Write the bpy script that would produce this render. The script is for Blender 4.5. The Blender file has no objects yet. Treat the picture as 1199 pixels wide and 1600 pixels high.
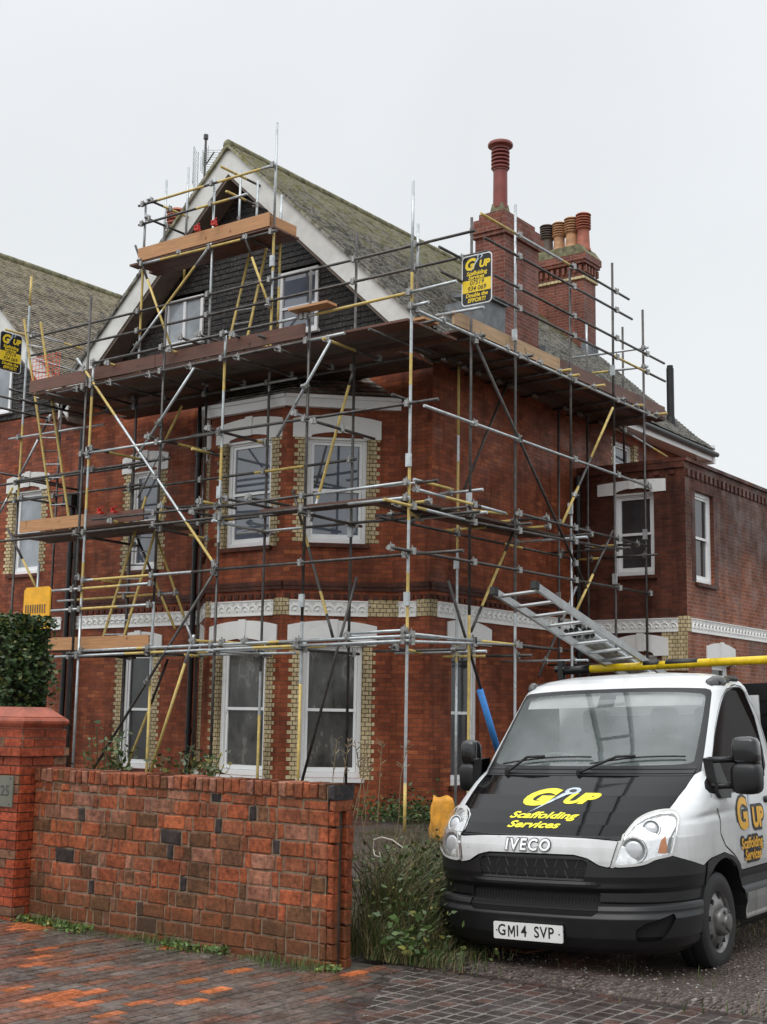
import bpy, bmesh, math, random
import numpy as np
from math import sin, cos, pi, radians, sqrt, atan2
from mathutils import Vector, Matrix
random.seed(7); rng = np.random.default_rng(7)
scn = bpy.context.scene
COL = scn.collection
# ------------------------------------------------------------------ camera
cam = bpy.data.objects.new('camera', bpy.data.cameras.new('camera')); COL.objects.link(cam)
YAW, PIT, ROL = radians(36.609), radians(8.743), radians(.95)
fw = Vector((-sin(YAW)*cos(PIT), cos(YAW)*cos(PIT), sin(PIT)))
rt = fw.cross(Vector((0, 0, 1))).normalized(); up = rt.cross(fw)
r2 = rt*cos(ROL)+up*sin(ROL); u2 = up*cos(ROL)-rt*sin(ROL)
cam.matrix_world = Matrix(((r2.x, u2.x, -fw.x, 0), (r2.y, u2.y, -fw.y, 0), (r2.z, u2.z, -fw.z, 1.65), (0, 0, 0, 1)))
cam.data.sensor_fit = 'VERTICAL'; cam.data.sensor_height = 24; cam.data.lens = 30.71
cam.data.clip_start = .05; cam.data.clip_end = 900
scn.camera = cam
# ------------------------------------------------------------------ world: overcast sky, sun behind cloud
SUN_EL, SUN_AZ = radians(55), radians(200)
w = bpy.data.worlds.new('World'); scn.world = w; w.use_nodes = True
nt = w.node_tree; nt.nodes.clear()
out = nt.nodes.new('ShaderNodeOutputWorld'); bg = nt.nodes.new('ShaderNodeBackground')
sky = nt.nodes.new('ShaderNodeTexSky'); sky.sky_type = 'NISHITA'; sky.sun_disc = False
sky.sun_elevation = SUN_EL; sky.sun_rotation = SUN_AZ; sky.dust_density = 4
hs = nt.nodes.new('ShaderNodeHueSaturation'); hs.inputs['Saturation'].default_value = .12; hs.inputs['Value'].default_value = .055
nt.links.new(sky.outputs[0], hs.inputs['Color'])
tc = nt.nodes.new('ShaderNodeTexCoord'); sx = nt.nodes.new('ShaderNodeSeparateXYZ'); nt.links.new(tc.outputs['Generated'], sx.inputs[0])
cr = nt.nodes.new('ShaderNodeValToRGB'); e = cr.color_ramp.elements
e[0].position = 0; e[0].color = (.55, .58, .575, 1); e[1].position = 1; e[1].color = (1.75, 1.79, 1.84, 1)
k = e.new(.35); k.color = (.575, .60, .618, 1); k = e.new(.12); k.color = (.565, .59, .598, 1); k = e.new(.5); k.color = (.60, .622, .642, 1); k = e.new(.75); k.color = (1.2, 1.23, 1.27, 1)
nt.links.new(sx.outputs[2], cr.inputs[0])
nz = nt.nodes.new('ShaderNodeTexNoise'); nz.inputs['Scale'].default_value = 2.2; nz.inputs['Detail'].default_value = 4
nt.links.new(tc.outputs['Generated'], nz.inputs['Vector'])
mr = nt.nodes.new('ShaderNodeMapRange'); mr.inputs[1].default_value = .3; mr.inputs[2].default_value = .7; mr.inputs[3].default_value = .93; mr.inputs[4].default_value = 1.05
nt.links.new(nz.outputs['Fac'], mr.inputs[0])
mu = nt.nodes.new('ShaderNodeVectorMath'); mu.operation = 'SCALE'; nt.links.new(cr.outputs[0], mu.inputs[0]); nt.links.new(mr.outputs[0], mu.inputs['Scale'])
ad = nt.nodes.new('ShaderNodeVectorMath'); ad.operation = 'ADD'; nt.links.new(mu.outputs[0], ad.inputs[0]); nt.links.new(hs.outputs[0], ad.inputs[1])
nt.links.new(ad.outputs[0], bg.inputs[0]); bg.inputs[1].default_value = 1.0
nt.links.new(bg.outputs[0], out.inputs[0])
sun = bpy.data.objects.new('sun', bpy.data.lights.new('sun', 'SUN')); COL.objects.link(sun)
sun.data.energy = .6; sun.data.angle = radians(30); sun.data.color = (1, .98, .95)
sun.rotation_euler = Vector((-.25, .55, -.8)).to_track_quat('-Z', 'Y').to_euler()
scn.view_settings.view_transform = 'Standard'; scn.view_settings.look = 'None'
scn.view_settings.exposure = .15; scn.view_settings.gamma = 1; scn.view_settings.use_curve_mapping = False
# ------------------------------------------------------------------ helpers
class MB:
    def __init__(s, o=(0, 0), ang=0.0):
        s.v = []; s.f = []; s.uv = []; s.m = []; s.frame(o, ang)
    def frame(s, o, ang=0.0, oz=0.0):
        s.o = o; s.d = (cos(ang), sin(ang)); s.n = (sin(ang), -cos(ang)); s.oz = oz; return s
    def P(s, u, n, z): return (s.o[0]+u*s.d[0]+n*s.n[0], s.o[1]+u*s.d[1]+n*s.n[1], z+s.oz)
    def face(s, pts, uv=None, m=0):
        i = len(s.v); s.v += [tuple(p) for p in pts]; s.f.append(tuple(range(i, i+len(pts))))
        s.uv.append(uv or [(0, 0)]*len(pts)); s.m.append(m)
    def lq(s, pts, m=0):     # local (u,n,z) polygon, uv chosen by main normal axis
        a = np.array(pts, float); nn = np.abs(np.cross(a[1]-a[0], a[2]-a[0]))
        k = int(np.argmax(nn)); ij = [(1, 2), (0, 2), (0, 1)][k]
        s.face([s.P(*p) for p in pts], [(p[ij[0]], p[ij[1]]) for p in pts], m)
    def box(s, u0, u1, n0, n1, z0, z1, m=0):
        a, b, c, d = (u0, n1, z0), (u1, n1, z0), (u1, n1, z1), (u0, n1, z1)
        e_, f_, g, h = (u0, n0, z0), (u1, n0, z0), (u1, n0, z1), (u0, n0, z1)
        for q in ((a, b, c, d), (f_, e_, h, g), (b, f_, g, c), (e_, a, d, h), (d, c, g, h), (e_, f_, b, a)): s.lq(q, m)
    def prism(s, poly, n0, n1, m=0):   # poly in (u,z) ccw seen from outside, extruded n0..n1 (n1 outer)
        s.lq([(u, n1, z) for u, z in poly], m); s.lq([(u, n0, z) for u, z in reversed(poly)], m)
        for i in range(len(poly)):
            a, b = poly[i], poly[(i+1) % len(poly)]
            s.lq([(a[0], n0, a[1]), (b[0], n0, b[1]), (b[0], n1, b[1]), (a[0], n1, a[1])], m)
    def wall(s, u0, u1, z0, z1, holes=(), depth=.14, m=0, n=0.0):
        us = sorted({u0, u1, *[h[0] for h in holes], *[h[1] for h in holes]}); zs = sorted({z0, z1, *[h[2] for h in holes], *[h[3] for h in holes]})
        for a, b in zip(us, us[1:]):
            for c, d in zip(zs, zs[1:]):
                if any(h[0] <= a and b <= h[1] and h[2] <= c and d <= h[3] for h in holes): continue
                s.lq([(a, n, c), (b, n, c), (b, n, d), (a, n, d)], m)
        for a, b, c, d in [h[:4] for h in holes]:
            q = n-depth
            s.lq([(a, n, c), (a, n, d), (a, q, d), (a, q, c)], m); s.lq([(b, n, c), (b, q, c), (b, q, d), (b, n, d)], m)
            s.lq([(a, n, d), (b, n, d), (b, q, d), (a, q, d)], m); s.lq([(a, n, c), (a, q, c), (b, q, c), (b, n, c)], m)
    def tube(s, a, b, r, n=8, m=0, caps=True, r1=None):
        a = Vector(a); b = Vector(b); d = b-a; L = d.length
        if L < 1e-6: return
        d /= L; x = d.cross(Vector((0, 0, 1)) if abs(d.z) < .9 else Vector((1, 0, 0))).normalized(); y = d.cross(x); r1 = r if r1 is None else r1
        i = len(s.v)
        for k_ in range(n):
            t = 2*pi*k_/n; c = x*cos(t)+y*sin(t); s.v.append(tuple(a+c*r)); s.v.append(tuple(b+c*r1))
        for k_ in range(n):
            j = (k_+1) % n; s.f.append((i+2*k_, i+2*j, i+2*j+1, i+2*k_+1)); u = k_/n*2*pi*r
            s.uv.append([(u, 0), (u+.02, 0), (u+.02, L), (u, L)]); s.m.append(m)
        if caps:
            s.f.append(tuple(i+2*k_ for k_ in reversed(range(n)))); s.uv.append([(0, 0)]*n); s.m.append(m)
            s.f.append(tuple(i+2*k_+1 for k_ in range(n))); s.uv.append([(0, 0)]*n); s.m.append(m)
    def path(s, pts, r, n=6, m=0):
        for a, b in zip(pts, pts[1:]): s.tube(a, b, r, n, m)
    def lathe(s, prof, c, n=16, m=0, sq=False):   # prof [(r,z)]
        i = len(s.v); R_ = 4 if sq else n
        for r, z in prof:
            for k_ in range(R_):
                t = 2*pi*(k_+.5)/R_; q = r*(sqrt(2) if sq else 1); s.v.append((c[0]+q*cos(t), c[1]+q*sin(t), c[2]+z))
        for j in range(len(prof)-1):
            for k_ in range(R_):
                l = (k_+1) % R_; s.f.append((i+j*R_+k_, i+j*R_+l, i+(j+1)*R_+l, i+(j+1)*R_+k_))
                s.uv.append([(k_*.1, prof[j][1]), (k_*.1+.1, prof[j][1]), (k_*.1+.1, prof[j+1][1]), (k_*.1, prof[j+1][1])]); s.m.append(m)
        s.f.append(tuple(i+(len(prof)-1)*R_+k_ for k_ in range(R_))); s.uv.append([(0, 0)]*R_); s.m.append(m)
    def build(s, name, mats, parent=None, smooth=False, col=None):
        me = bpy.data.meshes.new(name); me.from_pydata(s.v, [], s.f)
        ul = me.uv_layers.new(name='UVMap'); flat = [c for q in s.uv for p in q for c in p]
        ul.data.foreach_set('uv', flat)
        mats = mats if isinstance(mats, (list, tuple)) else [mats]
        for q in mats: me.materials.append(q)
        me.polygons.foreach_set('material_index', s.m)
        if smooth: me.polygons.foreach_set('use_smooth', [True]*len(s.f))
        if col is not None:
            at = me.color_attributes.new('tint', 'FLOAT_COLOR', 'CORNER')
            c = np.repeat(np.array(col, dtype=np.float32), [len(q) for q in s.f], axis=0)
            c = np.concatenate([c, np.ones((len(c), 1), np.float32)], 1); at.data.foreach_set('color', c.ravel())
        me.update()
        o = bpy.data.objects.new(name, me); COL.objects.link(o)
        if parent is not None: o.parent = parent
        return o
def tag(o, label=None, cat=None, group=None, kind=None):
    if label: o['label'] = label
    if cat: o['category'] = cat
    if group: o['group'] = group
    if kind: o['kind'] = kind
    return o
def thing(name, label, cat, group=None, loc=(0, 0, 0)):
    o = bpy.data.objects.new(name, None); COL.objects.link(o); o.location = loc; o.empty_display_size = .2
    return tag(o, label, cat, group)
def smooth_by_angle(o, a=40):
    me = o.data; bm = bmesh.new(); bm.from_mesh(me); bmesh.ops.remove_doubles(bm, verts=bm.verts, dist=.0005)
    for ed in bm.edges:
        ed.smooth = len(ed.link_faces) == 2 and ed.calc_face_angle(9) < radians(a)
    for f_ in bm.faces: f_.smooth = True
    bm.to_mesh(me); bm.free(); return o
# ------------------------------------------------------------------ materials
def mat(name, rough=.6, metal=0.0, ior=1.45):
    m = bpy.data.materials.new(name); m.use_nodes = True; b = m.node_tree.nodes['Principled BSDF']
    b.inputs['Roughness'].default_value = rough; b.inputs['Metallic'].default_value = metal; b.inputs['IOR'].default_value = ior
    return m, m.node_tree, b
def N(t, kind, **kw):
    n = t.nodes.new('ShaderNode'+kind)
    for k_, v in kw.items():
        if k_ in n.inputs.keys(): n.inputs[k_].default_value = v
        else: setattr(n, k_, v)
    return n
def lk(t, a, b): t.links.new(a, b)
def ramp(t, src, stops):
    r = N(t, 'ValToRGB'); el = r.color_ramp.elements
    while len(el) < len(stops): el.new(.5)
    for q, (p, c) in zip(el, stops): q.position = p; q.color = (*c, 1) if len(c) == 3 else c
    lk(t, src, r.inputs[0]); return r.outputs[0]
def mix(t, a, b, fac, mode='MIX'):
    n = N(t, 'Mix', data_type='RGBA', blend_type=mode)
    for i_, v in ((0, fac), (6, a), (7, b)):
        if hasattr(v, 'links'): lk(t, v, n.inputs[i_])
        else: n.inputs[i_].default_value = v if i_ == 0 else (*v, 1)
    return n.outputs[2]
def noise(t, vec, scale, detail=3, rough=.55, out_='Fac'):
    n = N(t, 'TexNoise', Scale=scale, Detail=detail, Roughness=rough)
    if vec is not None: lk(t, vec, n.inputs['Vector'])
    return n.outputs[out_]
def bump(t, b, h, strength=.3, dist=.01):
    n = N(t, 'Bump', Strength=strength, Distance=dist); lk(t, h, n.inputs['Height']); lk(t, n.outputs[0], b.inputs['Normal'])
def simple(name, c, rough=.6, metal=0.0, var=.15, scale=6., bm=0.0, bscale=60., ior=1.45, coat=0):
    m, t, b = mat(name, rough, metal, ior); tc = N(t, 'TexCoord'); o = tc.outputs['Object']
    f_ = noise(t, o, scale, 4)
    lk(t, ramp(t, f_, [(.3, [x*(1-var) for x in c]), (.7, [min(1, x*(1+var)) for x in c])]), b.inputs['Base Color'])
    if bm: bump(t, b, noise(t, o, bscale, 3), bm, .004)
    if coat: b.inputs['Coat Weight'].default_value = coat; b.inputs['Coat Roughness'].default_value = .04
    return m
def brickmat(name, c1, c2, mortar, bw=.225, rh=.075, ms=.005, wet=.45, odd=None, dirt=(.5, 1.15), oddn=.68, bs=.5, stain=None):
    m, t, b = mat(name, wet); b.inputs['Specular IOR Level'].default_value = .22; uv = N(t, 'TexCoord').outputs['UV']; ob = N(t, 'TexCoord').outputs['Object']
    br = N(t, 'TexBrick', offset=.5, squash=1.0); lk(t, uv, br.inputs['Vector'])
    for k_, v in (('Scale', 1.0), ('Mortar Size', ms), ('Mortar Smooth', .2), ('Bias', -.1), ('Brick Width', bw), ('Row Height', rh)): br.inputs[k_].default_value = v
    br.inputs['Color1'].default_value = (*c1, 1); br.inputs['Color2'].default_value = (*c2, 1); br.inputs['Mortar'].default_value = (*mortar, 1)
    col = br.outputs['Color']
    if odd:   # a few odd bright bricks: a second brick pattern as selector
        b2 = N(t, 'TexBrick', offset=.5, squash=1.0); mp = N(t, 'Mapping'); mp.inputs['Location'].default_value = (bw*40, rh*22, 0); lk(t, uv, mp.inputs[0]); lk(t, mp.outputs[0], b2.inputs['Vector'])
        for k_, v in (('Scale', 1.0), ('Mortar Size', ms), ('Mortar Smooth', .1), ('Bias', -.2), ('Brick Width', bw), ('Row Height', rh)): b2.inputs[k_].default_value = v
        b2.inputs['Color1'].default_value = (0, 0, 0, 1); b2.inputs['Color2'].default_value = (1, 1, 1, 1); b2.inputs['Mortar'].default_value = (0, 0, 0, 1)
        sel = ramp(t, b2.outputs['Color'], [(oddn, (0, 0, 0)), (oddn+.04, (1, 1, 1))])
        big = ramp(t, noise(t, ob, .7, 2), [(.42, (0, 0, 0)), (.6, (1, 1, 1))])
        sm = N(t, 'Math', operation='MULTIPLY'); lk(t, sel, sm.inputs[0]); lk(t, big, sm.inputs[1])
        s2 = N(t, 'Math', operation='MULTIPLY'); lk(t, sm.outputs[0], s2.inputs[0]); s2.inputs[1].default_value = .6
        col = mix(t, col, odd, s2.outputs[0])
    d = ramp(t, noise(t, ob, .9, 6, .65), [(.3, [dirt[0]]*3), (.62, [dirt[1]]*3)])
    col = mix(t, col, d, 1.0, 'MULTIPLY')
    ms_ = N(t, 'Mapping'); ms_.inputs['Scale'].default_value = (2.6, 2.6, .22); lk(t, ob, ms_.inputs[0]); col = mix(t, col, ramp(t, noise(t, ms_.outputs[0], 1.6, 6, .65), [(.34, [.62]*3), (.52, [1.0]*3), (.75, [1.12]*3)]), 1.0, 'MULTIPLY')
    d2 = ramp(t, noise(t, ob, 30, 3, .6), [(.25, [.72]*3), (.7, [1.15]*3)]); col = mix(t, col, d2, 1.0, 'MULTIPLY')
    if stain:   # damp, sooty band under the parapet with a ragged lower edge
        sp = N(t, 'SeparateXYZ'); lk(t, ob, sp.inputs[0]); hh = N(t, 'MapRange'); hh.inputs[1].default_value = stain[0]; hh.inputs[2].default_value = stain[1]; lk(t, sp.outputs[2], hh.inputs[0])
        aa = N(t, 'Math', operation='ADD'); lk(t, hh.outputs[0], aa.inputs[0]); lk(t, noise(t, ob, .55, 5, .6), aa.inputs[1])
        col = mix(t, col, ramp(t, aa.outputs[0], [(.75, (1, 1, 1)), (1.05, (.42, .44, .48))]), 1.0, 'MULTIPLY')
    lk(t, col, b.inputs['Base Color'])
    sub = N(t, 'Math', operation='SUBTRACT'); sub.inputs[0].default_value = 1; lk(t, br.outputs['Fac'], sub.inputs[1])
    ad_ = N(t, 'Math', operation='ADD'); lk(t, sub.outputs[0], ad_.inputs[0])
    nn = N(t, 'Math', operation='MULTIPLY'); lk(t, noise(t, ob, 45, 4), nn.inputs[0]); nn.inputs[1].default_value = .6; lk(t, nn.outputs[0], ad_.inputs[1])
    bump(t, b, ad_.outputs[0], bs, .006)
    rr = ramp(t, noise(t, ob, 2.5, 4), [(.35, [wet-.15]*3), (.65, [wet+.2]*3)]); lk(t, rr, b.inputs['Roughness'])
    return m
M = {}
M['brick'] = brickmat('red_brick', (.215, .054, .024), (.355, .094, .040), (.12, .062, .042), odd=(.48, .15, .055), wet=.5)
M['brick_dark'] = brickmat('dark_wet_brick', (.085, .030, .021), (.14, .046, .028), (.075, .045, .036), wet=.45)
M['brick_nb'] = brickmat('neighbour_brick', (.205, .050, .024), (.34, .090, .040), (.09, .055, .042), odd=(.50, .12, .05), wet=.5, oddn=.6)
M['brick_annex'] = brickmat('annex_side_brick', (.23, .070, .034), (.33, .105, .05), (.30, .22, .18), wet=.5, dirt=(.6, 1.1), stain=(3.5, 6.5), ms=.007, odd=(.42, .13, .06))
M['gault'] = brickmat('yellow_brick', (.55, .44, .24), (.68, .56, .34), (.12, .085, .06), bw=.1125, rh=.075, ms=.007, dirt=(.6, 1.1), bs=.6)
M['chim'] = brickmat('chimney_brick', (.17, .05, .035), (.26, .08, .05), (.24, .19, .16), odd=(.33, .1, .06), dirt=(.6, 1.1), ms=.006)
M['white'] = simple('white_paint', (.80, .80, .78), .4, var=.05, scale=2)
M['upvc'] = simple('white_plastic', (.84, .85, .85), .25, var=.02)
M['barge'] = simple('weathered_white_board', (.66, .66, .63), .5, var=.12, scale=3)
M['soffit'] = simple('brown_soffit', (.16, .125, .10), .7, var=.2)
def scuff(m, c, lo, hi, sc=55):
    t = m.node_tree; b = t.nodes['Principled BSDF']; l0 = b.inputs['Base Color'].links[0].from_socket; ob = N(t, 'TexCoord').outputs['Object']
    lk(t, mix(t, l0, c, ramp(t, noise(t, ob, sc, 4, .7), [(lo, (0, 0, 0)), (hi, (.8, .8, .8))])), b.inputs['Base Color'])
M['galv'] = simple('galvanised_steel', (.47, .50, .51), .38, .55, var=.2, scale=9, bm=.15)
M['dark'] = simple('weathered_steel', (.085, .08, .075), .42, .5, var=.4, scale=7, bm=.2)
M['yel'] = simple('faded_yellow_paint', (.58, .43, .13), .5, var=.2, scale=8, bm=.1)
scuff(M['galv'], (.16, .13, .10), .60, .70, 20); scuff(M['dark'], (.22, .20, .18), .60, .72, 30); scuff(M['yel'], (.33, .30, .24), .56, .64, 24)
M['coup'] = simple('coupler_steel', (.30, .30, .29), .4, .6, var=.4, scale=30)
M['lead'] = simple('lead_flashing', (.16, .17, .18), .5, .2, var=.3)
M['black'] = simple('black_plastic', (.016, .016, .017), .4, var=.3)
M['pipe'] = simple('black_iron', (.010, .010, .011), .35, var=.3)
M['terracotta'] = simple('terracotta', (.33, .10, .06), .6, var=.3, scale=5, bm=.2)
M['terra_red'] = simple('dark_red_clay', (.22, .055, .045), .45, var=.2, scale=5, bm=.1)
M['terra_buff'] = simple('buff_clay', (.42, .22, .11), .6, var=.35, scale=6, bm=.2)
M['terra_dk'] = simple('sooty_clay', (.09, .065, .05), .6, var=.4, scale=6)
M['red'] = simple('red_steel', (.55, .03, .02), .4)
M['orange_net'] = simple('red_orange_mesh', (.75, .10, .04), .5)
M['bright_yellow'] = simple('bright_yellow_plastic', (.85, .42, .02), .35)
def glassmat(name, base, rough=.05, folds=False, ior=1.6):
    m, t, b = mat(name, rough, 0, ior); ob = N(t, 'TexCoord').outputs['Object']
    if folds:
        mp = N(t, 'Mapping'); mp.inputs['Scale'].default_value = (1.0, 1.0, .45); lk(t, ob, mp.inputs[0])
        f_ = noise(t, mp.outputs[0], 2.6, 7, .68)
        lk(t, ramp(t, f_, [(.38, [x*.45 for x in base]), (.5, base), (.56, [x*1.1 for x in base]), (.6, [x*2.4 for x in base]), (.66, base), (.72, [x*1.8 for x in base])]), b.inputs['Base Color'])
    else:
        f_ = noise(t, ob, 1.3, 3); lk(t, ramp(t, f_, [(.35, [x*.7 for x in base]), (.65, [x*1.25 for x in base])]), b.inputs['Base Color'])
    bump(t, b, noise(t, ob, 1.5, 2), .05, .02)
    return m
M['glass'] = glassmat('window_glass', (.10, .115, .15), .03, ior=2.0)
M['glass_dark'] = glassmat('dark_window_glass', (.045, .045, .048), .05)
M['glass_sheet'] = glassmat('glass_over_plastic_sheet', (.075, .073, .068), .12, True)
M['curtain'] = glassmat('glass_over_net_curtain', (.30, .33, .36), .08)
for nm_, cc_ in (('white', (.45, .42, .36)), ('barge', (.42, .41, .36))): scuff(M[nm_], cc_, .60, .95, 5)
def tilemat(name, c, moss, mz=(9.0, 13.0), amount=1.0, bw=.17, rh=.1):
    m, t, b = mat(name, .55); uv = N(t, 'TexCoord').outputs['UV']; ob = N(t, 'TexCoord').outputs['Object']
    br = N(t, 'TexBrick', offset=.5); lk(t, uv, br.inputs['Vector'])
    for k_, v in (('Scale', 1.0), ('Mortar Size', .012), ('Mortar Smooth', .3), ('Brick Width', bw), ('Row Height', rh)): br.inputs[k_].default_value = v
    br.inputs['Color1'].default_value = (*[x*.42 for x in c], 1); br.inputs['Color2'].default_value = (*[x*2.0 for x in c], 1); br.inputs['Mortar'].default_value = (*[x*.25 for x in c], 1)
    col = br.outputs['Color']
    sz = N(t, 'SeparateXYZ'); lk(t, ob, sz.inputs[0])
    h = N(t, 'MapRange'); h.inputs[1].default_value = mz[0]; h.inputs[2].default_value = mz[1]; h.inputs[3].default_value = -.15; h.inputs[4].default_value = .42; lk(t, sz.outputs[2], h.inputs[0])
    a = N(t, 'Math', operation='ADD'); lk(t, h.outputs[0], a.inputs[0]); lk(t, noise(t, ob, 2.2, 7, .7), a.inputs[1])
    mk = ramp(t, a.outputs[0], [(.50, (0, 0, 0)), (.74, [amount]*3)])
    mc = ramp(t, noise(t, ob, 7, 4), [(.3, [x*.6 for x in moss]), (.7, [x*1.5 for x in moss])])
    col = mix(t, col, mc, mk)
    spots = ramp(t, noise(t, ob, 26, 2), [(.62, (0, 0, 0)), (.7, (1, 1, 1))]); ss = N(t, 'Math', operation='MULTIPLY'); lk(t, spots, ss.inputs[0]); ss.inputs[1].default_value = .55
    col = mix(t, col, (.34, .33, .27), ss.outputs[0])
    su = N(t, 'SeparateXYZ'); lk(t, uv, su.inputs[0]); fm = N(t, 'Math', operation='MULTIPLY'); lk(t, su.outputs[1], fm.inputs[0]); fm.inputs[1].default_value = 1/rh; fr_ = N(t, 'Math', operation='FRACT'); lk(t, fm.outputs[0], fr_.inputs[0])
    ed_ = ramp(t, fr_.outputs[0], [(.0, (1, 1, 1)), (.34, (0, 0, 0))]); bk_ = ramp(t, noise(t, ob, 5, 5, .7), [(.42, (0, 0, 0)), (.58, (.75, .75, .75))]); em = N(t, 'Math', operation='MULTIPLY'); lk(t, ed_, em.inputs[0]); lk(t, bk_, em.inputs[1])
    col = mix(t, col, [min(1, x*1.9) for x in c], em.outputs[0])
    lk(t, col, b.inputs['Base Color']); sb = N(t, 'Math', operation='SUBTRACT'); sb.inputs[0].default_value = 1; lk(t, br.outputs['Fac'], sb.inputs[1])
    a2 = N(t, 'Math', operation='ADD'); lk(t, sb.outputs[0], a2.inputs[0]); lk(t, noise(t, ob, 20, 4), a2.inputs[1]); bump(t, b, a2.outputs[0], .6, .012)
    return m
M['tile'] = tilemat('mossy_roof_tile', (.185, .175, .15), (.19, .175, .055), (9.0, 14.0))
M['tile_nb'] = tilemat('brown_mossy_roof_tile', (.20, .17, .125), (.22, .19, .09), (9.5, 15), .7)
M['hung'] = tilemat('dark_hung_tile', (.019, .015, .014), (.03, .025, .02), (20, 30), .2)
M['ridge'] = simple('mossy_ridge_tile', (.16, .15, .085), .8, var=.5, scale=8, bm=.4, bscale=20)
def woodmat(name, c, var=.3, rough=.6):
    m, t, b = mat(name, rough); ob = N(t, 'TexCoord').outputs['Object']; mp = N(t, 'Mapping'); mp.inputs['Scale'].default_value = (1.2, 1.2, 22); lk(t, ob, mp.inputs[0])
    f_ = noise(t, mp.outputs[0], 1.6, 5, .6); col = ramp(t, f_, [(.25, [x*(1-var) for x in c]), (.55, c), (.8, [x*(1+var) for x in c])])
    kn = ramp(t, noise(t, ob, 4.5, 2), [(.27, (.35, .22, .15)), (.34, (1, 1, 1))]); col = mix(t, col, kn, 1.0, 'MULTIPLY')
    lk(t, col, b.inputs['Base Color']); bump(t, b, f_, .25, .004); return m
M['wood_new'] = woodmat('new_pine_board', (.50, .26, .12))
M['wood_pale'] = woodmat('pale_pine_board', (.50, .33, .19))
M['wood_brown'] = woodmat('wet_brown_board', (.155, .072, .050), .35, .5)
M['wood_dark'] = woodmat('dirty_board', (.075, .045, .032), .4); M['wood_grey'] = woodmat('greyed_board', (.12, .095, .075), .4)
# attribute-tinted brick (garden wall, pavers): every brick has its own fired colour
def tinted(name, rough=.5, bs=.5, spec=.0, moss=None, mossh=None):
    m, t, b = mat(name, rough); b.inputs['Specular IOR Level'].default_value = .25 if rough > .4 else .6; ob = N(t, 'TexCoord').outputs['Object']; a = N(t, 'VertexColor'); a.layer_name = 'tint'
    f1 = ramp(t, noise(t, ob, 28, 5, .65), [(.25, [.38]*3), (.55, [1.1]*3), (.8, [1.7]*3)]); col = mix(t, a.outputs['Color'], f1, 1.0, 'MULTIPLY')
    f2 = ramp(t, noise(t, ob, 3.5, 5, .6), [(.3, [.6]*3), (.65, [1.15]*3)]); col = mix(t, col, f2, 1.0, 'MULTIPLY')
    if moss:
        mk = ramp(t, noise(t, ob, 2.4, 6, .7), [(.55, (0, 0, 0)), (.72, (.55, .55, .55))]); col = mix(t, col, moss, mk)
    lk(t, col, b.inputs['Base Color']); bump(t, b, noise(t, ob, 45, 6, .75), bs, .009)
    lk(t, ramp(t, noise(t, ob, 5, 4), [(.35, [rough-.2]*3), (.65, [min(1, rough+.2)]*3)]), b.inputs['Roughness'])
    return m
def damp(m, z0, z1, c):
    t = m.node_tree; b = t.nodes['Principled BSDF']; l0 = b.inputs['Base Color'].links[0].from_socket; ob = N(t, 'TexCoord').outputs['Object']; sp = N(t, 'SeparateXYZ'); lk(t, ob, sp.inputs[0]); h = N(t, 'MapRange'); h.inputs[1].default_value = z1; h.inputs[2].default_value = z0; lk(t, sp.outputs[2], h.inputs[0])
    a = N(t, 'Math', operation='ADD'); lk(t, h.outputs[0], a.inputs[0]); lk(t, noise(t, ob, 3, 6, .7), a.inputs[1]); lk(t, mix(t, l0, c, ramp(t, a.outputs[0], [(.75, (0, 0, 0)), (1.55, (.6, .6, .6))])), b.inputs['Base Color'])
M['wallbrick'] = tinted('garden_wall_brick', .62, .8, moss=(.10, .06, .025))
damp(M['wallbrick'], -.25, .5, (.09, .045, .02))
M['paver'] = tinted('wet_paver', .26, .25)
M['sett'] = tinted('wet_blue_sett', .24, .3)
M['joint'] = simple('sandy_mortar', (.19, .135, .09), .8, var=.4, scale=14, bm=.8, bscale=90)
M['joint_dk'] = simple('dirt_joint', (.06, .05, .037), .6, var=.5, scale=5, bm=.8, bscale=90)
M['joint_pale'] = simple('pale_grey_joint', (.15, .135, .12), .5, var=.3, scale=10, bm=.6, bscale=90)

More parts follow.
